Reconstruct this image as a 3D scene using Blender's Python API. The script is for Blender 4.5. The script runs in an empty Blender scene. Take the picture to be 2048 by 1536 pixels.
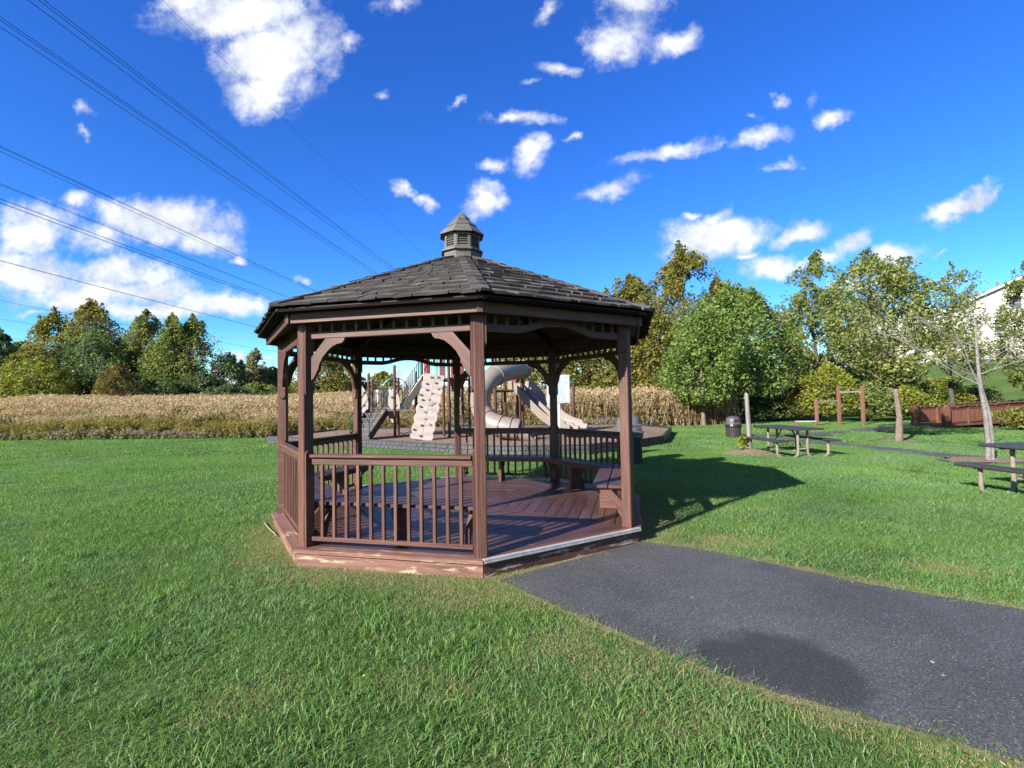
import bpy, bmesh, math, random
import numpy as np
from mathutils import Vector, Matrix
random.seed(7)
S = bpy.context.scene
COL = S.collection
R = math.radians
# ------------------------------------------------------------------ camera
F, PITCH, ROLL, EYE = 990.26, 0.0332, -0.0176, 1.59       # focal length in px of a 2048 px wide frame
cam = bpy.data.cameras.new('camera'); camo = bpy.data.objects.new('camera', cam); COL.objects.link(camo)
cam.sensor_width = 36; cam.lens = 36 * F / 2048; cam.clip_start = 0.05; cam.clip_end = 3000
camo.matrix_world = Matrix.Translation((0, 0, EYE)) @ Matrix.Rotation(math.pi/2 + PITCH, 4, 'X') @ Matrix.Rotation(ROLL, 4, 'Z')
S.camera = camo
def ray(px, py):
    c, s = math.cos(ROLL), math.sin(ROLL); X, Y = px - 1024, py - 768
    x, y = (c*X + s*Y)/F, (-s*X + c*Y)/F
    return Vector((x, math.cos(PITCH) + y*math.sin(PITCH), math.sin(PITCH) - y*math.cos(PITCH)))
def at(px, py, depth):
    r = ray(px, py); return Vector((0, 0, EYE)) + r*(depth/r.y)
def G(px, py, z=0.0):
    r = ray(px, py); return Vector((0, 0, EYE)) + r*((z - EYE)/r.z)
# ------------------------------------------------------------------ light
SUN_AZ, SUN_EL = 46.0, 26.5          # the sun stands behind the camera's left shoulder; light travels 46 deg right of +Y
trav = Vector((math.sin(R(SUN_AZ))*math.cos(R(SUN_EL)), math.cos(R(SUN_AZ))*math.cos(R(SUN_EL)), -math.sin(R(SUN_EL))))
sun = bpy.data.lights.new('sun', 'SUN'); sun.energy = 5.0; sun.angle = R(0.53); sun.color = (1.0, 0.93, 0.83)
suno = bpy.data.objects.new('sun', sun); COL.objects.link(suno)
suno.rotation_euler = trav.to_track_quat('-Z', 'Y').to_euler(); suno.location = (-20, -20, 30)
S.view_settings.view_transform = 'Standard'; S.view_settings.look = 'None'
S.view_settings.exposure = 1.6; S.view_settings.gamma = 1.0; S.view_settings.use_curve_mapping = False
S.cycles.use_denoising = True; S.cycles.denoiser = 'OPENIMAGEDENOISE'; S.cycles.denoising_prefilter = 'ACCURATE'; S.cycles.denoising_input_passes = 'RGB_ALBEDO_NORMAL'
S.cycles.max_bounces = 6; S.cycles.diffuse_bounces = 3; S.cycles.transmission_bounces = 3; S.cycles.transparent_max_bounces = 8
# ------------------------------------------------------------------ world: sky with scattered fair-weather cumulus
W = bpy.data.worlds.new('World'); S.world = W; W.use_nodes = True
nt = W.node_tree; nt.nodes.clear(); N = nt.nodes; L = nt.links
def nn(t, **k):
    n = N.new(t)
    for a, v in k.items(): setattr(n, a, v)
    return n
def wmath(op, a, b=None, c=None, clamp=False):
    n = nn('ShaderNodeMath', operation=op, use_clamp=clamp)
    for i, v in enumerate((a, b, c)):
        if v is None: continue
        if isinstance(v, (int, float)): n.inputs[i].default_value = v
        else: L.new(v, n.inputs[i])
    return n.outputs[0]
sky = nn('ShaderNodeTexSky', sky_type='NISHITA', sun_disc=False)
sky.sun_elevation = R(SUN_EL); sky.sun_rotation = math.atan2(-trav.x, -trav.y)
sky.altitude = 100; sky.air_density = 1.0; sky.dust_density = 0.25; sky.ozone_density = 3.0
# deepen the blue the way the camera did: stronger channel ratios, same brightness in blue
spx = nn('ShaderNodeSeparateColor'); L.new(sky.outputs[0], spx.inputs[0]); skc = nn('ShaderNodeCombineColor')
for k, pw in ((0, 2.55), (1, 2.3)):
    L.new(wmath('MULTIPLY', wmath('POWER', wmath('MINIMUM', wmath('DIVIDE', spx.outputs[k], spx.outputs[2]), 1.0), pw), spx.outputs[2]), skc.inputs[k])
L.new(spx.outputs[2], skc.inputs[2])
SKY = skc.outputs[0]
W.cycles.sampling_method = 'MANUAL'; W.cycles.sample_map_resolution = 512
tc = nn('ShaderNodeTexCoord'); sep = nn('ShaderNodeSeparateXYZ'); L.new(tc.outputs['Generated'], sep.inputs[0])
dx, dy, dz = sep.outputs
yy = wmath('MAXIMUM', dy, 0.05)
pa, pb = wmath('DIVIDE', dx, yy), wmath('DIVIDE', dz, yy)
pc = nn('ShaderNodeCombineXYZ'); L.new(pa, pc.inputs[0]); L.new(pb, pc.inputs[1])
# cumulus as they stood that day: where (as seen from the lawn), half-widths, tilt, thickness
CL = [(470,25,175,62,0,1),(540,110,120,85,10,1),(525,190,75,60,0,1),(610,70,85,60,0,.9),(380,10,90,35,0,.9),(700,80,38,26,30,.42),(800,10,62,30,0,.42),
 (1095,22,42,24,-50,.5),(1250,70,95,62,-35,.72),(1205,92,55,48,0,.62),(1350,78,68,36,-25,.66),(1270,8,75,32,0,.66),(1108,140,42,20,0,.58),(1060,168,24,8,-10,.4),
 (915,208,32,13,-25,.5),(1035,238,82,17,4,.62),(1070,310,58,36,-25,.9),(985,330,36,18,0,.6),(1140,277,24,10,-20,.5),(968,403,52,40,0,.9),(806,378,34,16,20,.6),(852,405,28,16,30,.6),(764,192,26,18,0,.4),
 (1345,303,120,19,-8,.66),(1232,374,88,22,-15,.7),(1526,271,66,24,-12,.62),(1508,228,26,18,0,.45),(1556,205,20,14,0,.42),(1670,243,44,18,-22,.6),(1570,328,42,12,0,.5),(1630,200,22,26,0,.36),
 (1915,408,110,24,-22,.95),(1895,432,36,28,-35,.8),(1990,382,40,11,-10,.5),(1870,502,34,9,-10,.5),
 (60,462,92,66,0,1),(150,400,38,22,0,.7),(320,440,165,52,6,1.05),(400,478,85,36,8,1),(210,470,80,40,0,.8),(250,545,130,36,0,.95),(60,550,150,50,0,.95),(200,585,240,36,0,.9),(440,610,125,30,4,1),(310,622,140,26,0,.95),(150,600,160,30,0,.85),
 (470,522,17,11,0,.7),(62,630,45,10,0,.55),(175,220,34,18,15,.5),(168,268,18,12,30,.36),(610,556,26,10,0,.5),(490,715,80,14,0,.6),(250,690,120,16,0,.5),
 (1430,478,118,46,-5,1.05),(1432,440,50,20,-28,.8),(1590,474,72,22,-14,.85),(1536,534,62,26,-4,1),(1490,516,36,10,-8,.6),(1695,492,78,28,-20,.75),(1775,520,92,28,-16,.85),(1640,520,70,14,-15,.55),(1480,598,48,14,0,.7),(1690,575,60,18,0,.5),(1388,432,24,9,-8,.5),(1900,560,60,14,0,.5),(840,770,90,22,0,.6),(780,740,60,16,0,.5)]
STR = 0.086
def background(col):
    b_ = nn('ShaderNodeBackground'); b_.inputs['Strength'].default_value = STR; L.new(col, b_.inputs[0]); return b_.outputs[0]
def noise_w(vec, scale, detail, rough=.55):
    n_ = nn('ShaderNodeTexNoise'); n_.inputs['Scale'].default_value = scale; n_.inputs['Detail'].default_value = detail; n_.inputs['Roughness'].default_value = rough
    L.new(vec, n_.inputs['Vector']); return n_
def smooth(v, lo, hi):
    m_ = nn('ShaderNodeMapRange', interpolation_type='SMOOTHSTEP'); L.new(v, m_.inputs[0]); m_.inputs[1].default_value = lo; m_.inputs[2].default_value = hi; return m_.outputs[0]
def cloudy(acc, vec, k):
    """turn a soft thickness field into broken-edged cumulus over the sky"""
    nd = noise_w(vec, 15*k, 9, .64)
    dens = wmath('ADD', acc, wmath('MULTIPLY', wmath('SUBTRACT', nd.outputs['Fac'], .5), 1.15))
    cov = wmath('MULTIPLY', smooth(dens, .15, .74), smooth(acc, .02, .25))
    vo = nn('ShaderNodeVectorMath', operation='ADD'); L.new(vec, vo.inputs[0]); vo.inputs[1].default_value = (3.1, 1.7, 4)
    ns = noise_w(vo.outputs[0], 9*k, 5, .6)
    cr = nn('ShaderNodeValToRGB'); L.new(wmath('ADD', wmath('MULTIPLY', ns.outputs['Fac'], .85), wmath('MULTIPLY', dens, .16)), cr.inputs[0])
    e = cr.color_ramp.elements; e[0].position = .38; e[0].color = (2.3, 2.6, 3.3, 1); e[1].position = .64; e[1].color = (4.7, 4.75, 4.8, 1)
    mx = nn('ShaderNodeMix', data_type='RGBA'); L.new(cov, mx.inputs[0]); L.new(SKY, mx.inputs[6]); L.new(cr.outputs[0], mx.inputs[7])
    return background(mx.outputs[2])
BL = []
for (x, y, rx, ry, rot, st) in CL:
    r0 = ray(x, y); ex = ray(x + rx, y); ey = ray(x, y - ry)
    BL.append((r0.x/r0.y, r0.z/r0.y, abs(ex.x/ex.y - r0.x/r0.y)*1.35, abs(ey.z/ey.y - r0.z/r0.y)*1.35, R(-rot), st + (.14 if st < .7 else 0)))
def hits(b, x0, x1, y0, y1):
    m_ = .06 + max(b[2], b[3]) if abs(b[4]) > .3 else .06
    hx, hy = (m_, m_) if abs(b[4]) > .3 else (b[2]+.06, b[3]+.06)
    return b[0]+hx > x0 and b[0]-hx < x1 and b[1]+hy > y0 and b[1]-hy < y1
def leaf(bl):
    if not bl: return background(SKY)
    nw = noise_w(pc.outputs[0], 11, 5, .6)
    vs = nn('ShaderNodeVectorMath', operation='SUBTRACT'); L.new(nw.outputs['Color'], vs.inputs[0]); vs.inputs[1].default_value = (.5, .5, .5)
    vm = nn('ShaderNodeVectorMath', operation='MULTIPLY_ADD'); L.new(vs.outputs[0], vm.inputs[0]); vm.inputs[1].default_value = (.10, .07, 0); L.new(pc.outputs[0], vm.inputs[2])
    acc = None
    for (cx, cy, sx_, sy_, rot, st) in bl:
        mp = nn('ShaderNodeMapping', vector_type='TEXTURE'); L.new(vm.outputs[0], mp.inputs[0])
        mp.inputs['Location'].default_value = (cx, cy, 0); mp.inputs['Rotation'].default_value = (0, 0, rot); mp.inputs['Scale'].default_value = (sx_, sy_, 1)
        g = nn('ShaderNodeTexGradient', gradient_type='SPHERICAL'); L.new(mp.outputs[0], g.inputs[0])
        v = wmath('MULTIPLY', g.outputs['Fac'], st); acc = v if acc is None else wmath('MAXIMUM', acc, v)
    return cloudy(acc, pc.outputs[0], 1)
def mixsh(fac, a, b):
    m_ = nn('ShaderNodeMixShader'); L.new(fac, m_.inputs[0]); L.new(a, m_.inputs[1]); L.new(b, m_.inputs[2]); return m_.outputs[0]
def tree_w(x0, x1, y0, y1, depth):
    bl = [b for b in BL if hits(b, x0, x1, y0, y1)]
    if len(bl) <= 9 or depth == 0: return leaf(bl)
    if depth % 2: xm = (x0+x1)/2; return mixsh(wmath('GREATER_THAN', pa, xm), tree_w(x0, xm, y0, y1, depth-1), tree_w(xm, x1, y0, y1, depth-1))
    ym = y0 + (y1-y0)*.45; return mixsh(wmath('GREATER_THAN', pb, ym), tree_w(x0, x1, y0, ym, depth-1), tree_w(x0, x1, ym, y1, depth-1))
ahead = tree_w(-1.2, 1.2, 0, .9, 4)
# the same kind of cloud goes on over the rest of the sky
dzz = wmath('ADD', wmath('MAXIMUM', dz, 0.0), 0.16); pq = nn('ShaderNodeCombineXYZ'); L.new(wmath('DIVIDE', dx, dzz), pq.inputs[0]); L.new(wmath('DIVIDE', dy, dzz), pq.inputs[1])
nb = noise_w(pq.outputs[0], 1.5, 3)
around = cloudy(smooth(nb.outputs['Fac'], .46, .70), pq.outputs[0], .55)
def AND(a, b): return wmath('MULTIPLY', a, b)
inview = AND(AND(smooth(dy, .22, .38), smooth(wmath('ABSOLUTE', pa), 1.42, 1.06)), smooth(pb, 1.12, .84))
surf = mixsh(wmath('GREATER_THAN', dz, 0.0), background(SKY), mixsh(inview, around, ahead))
wo = nn('ShaderNodeOutputWorld'); L.new(surf, wo.inputs[0])
# ------------------------------------------------------------------ materials
M = {}
def new_mat(name):
    m = bpy.data.materials.new(name); m.use_nodes = True; m.node_tree.nodes.clear(); M[name] = m
    return m, m.node_tree.nodes, m.node_tree.links
def ramp(ns_, stops):
    c = ns_.new('ShaderNodeValToRGB'); e = c.color_ramp.elements
    while len(e) < len(stops): e.new(.5)
    for el, (p, col) in zip(e, stops): el.position = p; el.color = (*col, 1)
    return c
def noise(ns_, ls, vec, scale, detail=4, rough=.55):
    n = ns_.new('ShaderNodeTexNoise'); n.inputs['Scale'].default_value = scale; n.inputs['Detail'].default_value = detail; n.inputs['Roughness'].default_value = rough
    if vec is not None: ls.new(vec, n.inputs['Vector'])
    return n
def mapping(ns_, ls, vec, scale=(1, 1, 1)):
    m = ns_.new('ShaderNodeMapping'); ls.new(vec, m.inputs[0]); m.inputs['Scale'].default_value = scale; return m.outputs[0]
def mathn(ns_, ls, op, a, b, clamp=False):
    n = ns_.new('ShaderNodeMath'); n.operation = op; n.use_clamp = clamp
    for i, v in enumerate((a, b)):
        if isinstance(v, (int, float)): n.inputs[i].default_value = v
        else: ls.new(v, n.inputs[i])
    return n.outputs[0]
def mixc(ns_, ls, fac, a, b, blend='MIX'):
    n = ns_.new('ShaderNodeMix'); n.data_type = 'RGBA'; n.blend_type = blend
    for i, v in ((0, fac), (6, a), (7, b)):
        if isinstance(v, (int, float)): n.inputs[i].default_value = v
        elif isinstance(v, tuple): n.inputs[i].default_value = (*v, 1)
        else: ls.new(v, n.inputs[i])
    return n.outputs[2]
def finish(ns_, ls, col, rough=.6, bump=None, bstr=.3, bdist=.01, metal=0, spec=.5):
    p = ns_.new('ShaderNodeBsdfPrincipled'); o = ns_.new('ShaderNodeOutputMaterial'); ls.new(p.outputs[0], o.inputs[0])
    if isinstance(col, tuple): p.inputs['Base Color'].default_value = (*col, 1)
    else: ls.new(col, p.inputs['Base Color'])
    if isinstance(rough, (int, float)): p.inputs['Roughness'].default_value = rough
    else: ls.new(rough, p.inputs['Roughness'])
    p.inputs['Metallic'].default_value = metal; p.inputs['Specular IOR Level'].default_value = spec
    if bump is not None:
        b = ns_.new('ShaderNodeBump'); b.inputs['Strength'].default_value = bstr; b.inputs['Distance'].default_value = bdist
        ls.new(bump, b.inputs['Height']); ls.new(b.outputs[0], p.inputs['Normal'])
    return p
def wood(name, dark, mid, lite, wear=0.0, wearcol=(.42, .33, .25), rough=.55, wscale=6, bstr=.35):
    m, n, l = new_mat(name)
    uv = n.new('ShaderNodeUVMap'); uv.uv_map = 'UVMap'
    g1 = noise(n, l, mapping(n, l, uv.outputs[0], (1.3, 42, 1)), 1.6, 6, .62)
    g2 = noise(n, l, mapping(n, l, uv.outputs[0], (.5, 5, 1)), 1.7, 3)
    c = ramp(n, [(.36, dark), (.5, mid), (.66, lite)])
    l.new(mathn(n, l, 'ADD', mathn(n, l, 'MULTIPLY', g1.outputs[0], .65), mathn(n, l, 'MULTIPLY', g2.outputs[0], .35)), c.inputs[0])
    col = c.outputs[0]
    oi = n.new('ShaderNodeObjectInfo'); hv = n.new('ShaderNodeHueSaturation'); l.new(col, hv.inputs['Color'])
    l.new(mathn(n, l, 'ADD', mathn(n, l, 'MULTIPLY', oi.outputs['Random'], .3), .85), hv.inputs['Value']); col = hv.outputs[0]
    if wear > 0:
        w1 = noise(n, l, mapping(n, l, uv.outputs[0], (1, 5.5, 1)), wscale, 7, .68)
        wr = ramp(n, [(.68 - wear*.32, (0, 0, 0)), (.76 - wear*.30, (1, 1, 1))]); l.new(w1.outputs[0], wr.inputs[0])
        col = mixc(n, l, wr.outputs[0], col, wearcol)
    finish(n, l, col, rough, g1.outputs[0], bstr, .006, spec=.35)
    return m
wood('stain', (.0353, .0147, .0105), (.0739, .0319, .0227), (.1134, .0538, .0395), .16, (.2100, .1302, .0924))
wood('stain_worn', (.0740, .0340, .0252), (.1406, .0703, .0518), (.1850, .1036, .0777), .40, (.3256, .2442, .1628), wscale=3.2)
wood('stain_floor', (.0320, .0152, .0136), (.0576, .0288, .0248), (.0920, .0480, .0416), .2, (.1920, .1360, .1200), rough=.42, wscale=2.6)
wood('stain_riser', (.0338, .0165, .0128), (.0638, .0300, .0225), (.0975, .0488, .0375), .42, (.3000, .2625, .2250), wscale=3.5)
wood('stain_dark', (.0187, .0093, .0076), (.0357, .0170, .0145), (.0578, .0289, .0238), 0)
wood('cedar_grey', (.0372, .0347, .0310), (.0868, .0818, .0732), (.1457, .1376, .1209), .15, (.1860, .1674, .1116))
wood('post_grey', (.0700, .0630, .0560), (.1610, .1470, .1330), (.2520, .2380, .2170), .1, (.2940, .2730, .2450), bstr=.8)
wood('play_post', (.035, .014, .012), (.062, .026, .021), (.085, .038, .030), 0, rough=.4)
wood('bridge_wood', (.0638, .0263, .0165), (.1200, .0510, .0315), (.1650, .0750, .0488), .1, (.2100, .1500, .1050))
wood('bar_post', (.0900, .0413, .0263), (.1500, .0750, .0488), (.2100, .1125, .0750), .1, (.2400, .1875, .1500))
# cedar shakes
m, n, l = new_mat('shake')
uv = n.new('ShaderNodeUVMap'); uv.uv_map = 'UVMap'; oi = n.new('ShaderNodeObjectInfo'); ge = n.new('ShaderNodeNewGeometry')
tco = n.new('ShaderNodeTexCoord')
rnd = mathn(n, l, 'FRACT', mathn(n, l, 'ADD', oi.outputs['Random'], ge.outputs['Random Per Island']), 0)
gr = noise(n, l, mapping(n, l, uv.outputs[0], (50, 2.2, 1)), 1.5, 6, .65)
lich = noise(n, l, ge.outputs['Position'], 9, 6, .7)
c1 = ramp(n, [(.28, (.026, .023, .0205)), (.52, (.068, .061, .055)), (.76, (.135, .121, .110))]); l.new(gr.outputs[0], c1.inputs[0])
hv = n.new('ShaderNodeHueSaturation'); l.new(c1.outputs[0], hv.inputs['Color']); l.new(mathn(n, l, 'ADD', mathn(n, l, 'MULTIPLY', rnd, .85), .55), hv.inputs['Value'])
lr = ramp(n, [(.60, (0, 0, 0)), (.70, (1, 1, 1))]); l.new(lich.outputs[0], lr.inputs[0])
col = mixc(n, l, mathn(n, l, 'MULTIPLY', lr.outputs[0], .5), hv.outputs[0], (.17, .165, .14))
finish(n, l, col, .82, gr.outputs[0], .8, .012, spec=.2)
wood('shake_end', (.010, .009, .008), (.020, .0175, .0155), (.036, .032, .028), 0, rough=.9)
def plain(name, col, rough=.5, metal=0, var=.25, scale=6, bstr=.1, spec=.5):
    m, n, l = new_mat(name); t = n.new('ShaderNodeTexCoord')
    a = noise(n, l, t.outputs['Object'], scale, 5, .6)
    c = ramp(n, [(.3, tuple(x*(1 - var) for x in col)), (.7, tuple(min(1, x*(1 + var)) for x in col))]); l.new(a.outputs[0], c.inputs[0])
    finish(n, l, c.outputs[0], rough, a.outputs[0], bstr, .004, metal, spec); return m
plain('tan_plastic', (.1833, .1521, .1310), .38, var=.07, scale=2.5)
plain('leaf_panel', (.2560, .2200, .1960), .5, var=.06, scale=3)
plain('grip_dark', (.035, .032, .03), .5); plain('grip_tan', (.15, .125, .105), .5)
plain('green_metal', (.007, .034, .026), .35, var=.1); plain('dark_metal', (.022, .018, .018), .45)
plain('red_plastic', (.2400, .0400, .0360), .4, var=.06); plain('maroon_plastic', (.1120, .0315, .0315), .45, var=.08)
plain('rubber_deck', (.032, .028, .029), .65, var=.3); plain('grey_step', (.075, .07, .072), .7, var=.2)
plain('rope', (.018, .018, .016), .8); plain('white_paint', (.3200, .3520, .4000), .35, var=.03)
plain('bin_body', (.022, .018, .017), .5, var=.5, scale=5); plain('bin_lid', (.085, .08, .082), .55, var=.15)
plain('bin_lid_dark', (.05, .044, .043), .5, var=.2)
plain('bag', (.010, .010, .011), .28, var=.2); plain('table_coat', (.028, .026, .027), .5, var=.25, scale=20)
plain('table_steel', (.1550, .1395, .1085), .45, var=.25, scale=7); plain('steel_bar', (.45, .45, .46), .35, .6, var=.1)
plain('cable', (.03, .033, .04), .5); plain('metal_strip', (.3360, .3360, .3360), .42, .25, var=.25, scale=14)
plain('hose', (.2380, .2380, .2170), .5)
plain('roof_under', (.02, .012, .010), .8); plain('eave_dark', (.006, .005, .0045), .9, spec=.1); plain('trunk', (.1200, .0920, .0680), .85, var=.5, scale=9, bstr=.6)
plain('trunk_dark', (.05, .042, .034), .9, var=.4, scale=7); plain('bark_pale', (.1240, .1147, .1066), .8, var=.4, scale=14, bstr=.6)
plain('siding', (.4000, .3840, .3520), .7, var=.03); plain('house_roof', (.11, .10, .10), .85); plain('house_trim', (.4640, .4640, .4560), .6, var=.02)
plain('pane', (.05, .06, .08), .1, var=.1)
plain('border_grey', (.0375, .0398, .0435), .6, var=.3, scale=9); plain('border_black', (.020, .021, .023), .5)
plain('swing_green', (.018, .10, .07), .35, var=.08)
# illegible print on the playground notice
m, n, l = new_mat('notice'); t = n.new('ShaderNodeTexCoord'); sp = n.new('ShaderNodeSeparateXYZ'); l.new(t.outputs['Object'], sp.inputs[0])
st = mathn(n, l, 'FRACT', mathn(n, l, 'MULTIPLY', sp.outputs[2], 24), 0)
row = mathn(n, l, 'FLOOR', mathn(n, l, 'MULTIPLY', sp.outputs[2], 24), 0)
wn = n.new('ShaderNodeTexWhiteNoise'); wn.noise_dimensions = '1D'; l.new(row, wn.inputs['W'])
ink = mathn(n, l, 'MULTIPLY', mathn(n, l, 'GREATER_THAN', st, .5), mathn(n, l, 'LESS_THAN', mathn(n, l, 'ABSOLUTE', sp.outputs[0], 0), mathn(n, l, 'ADD', mathn(n, l, 'MULTIPLY', wn.outputs[0], .12), .13)))
wd = noise(n, l, mapping(n, l, t.outputs['Object'], (60, 1, 2)), 1.0, 1)
ink = mathn(n, l, 'MULTIPLY', ink, mathn(n, l, 'GREATER_THAN', wd.outputs[0], .44))
ink = mathn(n, l, 'MULTIPLY', ink, .6)
finish(n, l, mixc(n, l, ink, (.33, .37, .43), (.08, .10, .14)), .4)
# ground materials
m, n, l = new_mat('lawn_soil'); g = n.new('ShaderNodeNewGeometry')
a = noise(n, l, g.outputs['Position'], .35, 5); b = noise(n, l, g.outputs['Position'], 26, 5, .7)
c1 = ramp(n, [(.35, (.045, .085, .022)), (.55, (.068, .115, .032)), (.75, (.10, .125, .045))]); l.new(a.outputs[0], c1.inputs[0])
c2 = ramp(n, [(.32, (.5, .5, .5)), (.7, (1.35, 1.3, 1.2))]); l.new(b.outputs[0], c2.inputs[0])
finish(n, l, mixc(n, l, 1.0, c1.outputs[0], c2.outputs[0], 'MULTIPLY'), .95, b.outputs[0], .9, .03, spec=.1)
m, n, l = new_mat('thatch'); g = n.new('ShaderNodeNewGeometry')
b = noise(n, l, g.outputs['Position'], 40, 6, .75); a = noise(n, l, g.outputs['Position'], 3, 3)
c1 = ramp(n, [(.3, (.08, .068, .036)), (.5, (.18, .15, .085)), (.75, (.30, .26, .17))]); l.new(b.outputs[0], c1.inputs[0])
c2 = ramp(n, [(.45, (0, 0, 0)), (.65, (.6, .6, .6))]); l.new(a.outputs[0], c2.inputs[0])
finish(n, l, mixc(n, l, c2.outputs[0], c1.outputs[0], (.10, .13, .04)), .95, b.outputs[0], 1, .02, spec=.1)
m, n, l = new_mat('mulch'); g = n.new('ShaderNodeNewGeometry')
v = n.new('ShaderNodeTexVoronoi'); v.inputs['Scale'].default_value = 22; l.new(mapping(n, l, g.outputs['Position'], (1, 2.2, 1)), v.inputs['Vector'])
b = noise(n, l, g.outputs['Position'], 3, 5)
c1 = ramp(n, [(.0, (.08, .05, .036)), (.5, (.20, .14, .105)), (1, (.34, .26, .20))]); l.new(v.outputs['Color'], c1.inputs[0])
finish(n, l, mixc(n, l, .35, c1.outputs[0], mixc(n, l, b.outputs[0], (.16, .11, .08), (.30, .23, .18))), .95, v.outputs['Distance'], 1, .04, spec=.1)
m, n, l = new_mat('asphalt'); g = n.new('ShaderNodeNewGeometry')
a = noise(n, l, g.outputs['Position'], 75, 4, .85); b = noise(n, l, g.outputs['Position'], .9, 6, .65); sx = n.new('ShaderNodeTexVoronoi'); sx.inputs['Scale'].default_value = 42; l.new(g.outputs['Position'], sx.inputs['Vector'])
c1 = ramp(n, [(.32, (.016, .0165, .0185)), (.5, (.050, .052, .057)), (.70, (.145, .148, .155))]); l.new(a.outputs[0], c1.inputs[0])
c2 = ramp(n, [(.3, (.70, .70, .71)), (.7, (1.25, 1.24, 1.22))]); l.new(b.outputs[0], c2.inputs[0])
col = mixc(n, l, 1.0, c1.outputs[0], c2.outputs[0], 'MULTIPLY')
chip = mathn(n, l, 'MULTIPLY', mathn(n, l, 'LESS_THAN', sx.outputs['Distance'], .20), .6)
wnn = n.new('ShaderNodeTexWhiteNoise'); l.new(sx.outputs['Position'], wnn.inputs['Vector'])
chip = mathn(n, l, 'MULTIPLY', chip, mathn(n, l, 'GREATER_THAN', wnn.outputs[0], .62))
col = mixc(n, l, chip, col, (.25, .25, .25))
# a darker soft-edged patch near the path edge and pale scuffs
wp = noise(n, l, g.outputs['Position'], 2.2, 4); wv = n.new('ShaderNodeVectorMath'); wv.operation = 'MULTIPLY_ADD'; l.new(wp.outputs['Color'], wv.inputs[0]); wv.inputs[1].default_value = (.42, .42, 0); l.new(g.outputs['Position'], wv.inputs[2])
stain = None  # mask of the darker patch, joined from overlapping ellipses
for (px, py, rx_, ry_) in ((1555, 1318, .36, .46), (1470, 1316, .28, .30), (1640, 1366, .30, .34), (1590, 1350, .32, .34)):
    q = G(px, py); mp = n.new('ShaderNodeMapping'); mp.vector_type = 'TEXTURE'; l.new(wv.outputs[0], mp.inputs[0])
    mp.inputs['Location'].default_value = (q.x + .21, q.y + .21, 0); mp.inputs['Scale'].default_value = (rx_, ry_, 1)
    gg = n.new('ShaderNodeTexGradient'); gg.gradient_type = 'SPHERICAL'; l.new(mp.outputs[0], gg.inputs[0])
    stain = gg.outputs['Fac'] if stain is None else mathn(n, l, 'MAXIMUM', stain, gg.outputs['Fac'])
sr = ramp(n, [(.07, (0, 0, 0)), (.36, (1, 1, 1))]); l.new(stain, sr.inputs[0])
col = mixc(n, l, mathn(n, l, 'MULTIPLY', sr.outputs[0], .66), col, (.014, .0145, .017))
finish(n, l, col, .8, a.outputs[0], .7, .006, spec=.3)
# foliage: thin leaves, lit on one side and glowing through on the other
def leafmat(name, cols, trans=.40, rough=.5, patch=.6, obj=True):
    m, n, l = new_mat(name); g = n.new('ShaderNodeNewGeometry'); oi = n.new('ShaderNodeObjectInfo')
    a = noise(n, l, g.outputs['Position'], patch, 3)
    f = mathn(n, l, 'ADD', mathn(n, l, 'MULTIPLY', g.outputs['Random Per Island'], .55), mathn(n, l, 'MULTIPLY', mathn(n, l, 'ADD', a.outputs[0], -.22), .85))
    c = ramp(n, [(i/(len(cols) - 1)*.8 + .1, q) for i, q in enumerate(cols)]); l.new(f, c.inputs[0])
    d = n.new('ShaderNodeBsdfPrincipled'); l.new(c.outputs[0], d.inputs['Base Color']); d.inputs['Roughness'].default_value = rough; d.inputs['Specular IOR Level'].default_value = .2
    t = n.new('ShaderNodeBsdfTranslucent'); l.new(mixc(n, l, 1.0, c.outputs[0], (1.25, 1.3, .7), 'MULTIPLY'), t.inputs[0])
    mx = n.new('ShaderNodeMixShader'); mx.inputs[0].default_value = trans; l.new(d.outputs[0], mx.inputs[1]); l.new(t.outputs[0], mx.inputs[2])
    o = n.new('ShaderNodeOutputMaterial'); l.new(mx.outputs[0], o.inputs[0]); return m
leafmat('leaf_maple', [(0.057, 0.105, 0.025), (0.097, 0.161, 0.039), (0.152, 0.220, 0.056), (0.223, 0.246, 0.064)])
leafmat('leaf_green', [(0.062, 0.099, 0.027), (0.109, 0.155, 0.044), (0.182, 0.209, 0.064), (0.289, 0.260, 0.090)])
leafmat('leaf_blue_green', [(0.050, 0.089, 0.035), (0.082, 0.133, 0.053), (0.127, 0.177, 0.075), (0.185, 0.221, 0.089)])
leafmat('leaf_dark', [(0.029, 0.051, 0.021), (0.051, 0.081, 0.030), (0.085, 0.122, 0.047), (0.139, 0.166, 0.064)])
leafmat('leaf_gold', [(0.076, 0.081, 0.025), (0.133, 0.133, 0.036), (0.187, 0.173, 0.046), (0.222, 0.196, 0.076)], .4)
leafmat('leaf_olive', [(0.073, 0.087, 0.024), (0.134, 0.139, 0.033), (0.194, 0.178, 0.042), (0.243, 0.185, 0.059)], .4)
leafmat('leaf_yellow', [(0.099, 0.132, 0.022), (0.153, 0.182, 0.031), (0.207, 0.220, 0.035), (0.234, 0.242, 0.055)], .4)
leafmat('leaf_rust', [(0.108, 0.066, 0.029), (0.156, 0.102, 0.036), (0.132, 0.126, 0.038), (0.192, 0.144, 0.060)], .35)
leafmat('leaf_pale', [(0.115, 0.121, 0.057), (0.172, 0.167, 0.081), (0.230, 0.207, 0.103), (0.276, 0.241, 0.138)], .4)
leafmat('grass', [(0.052, 0.126, 0.027), (0.088, 0.183, 0.041), (0.132, 0.243, 0.062), (0.210, 0.302, 0.101)], .42, .45, .45)
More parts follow.
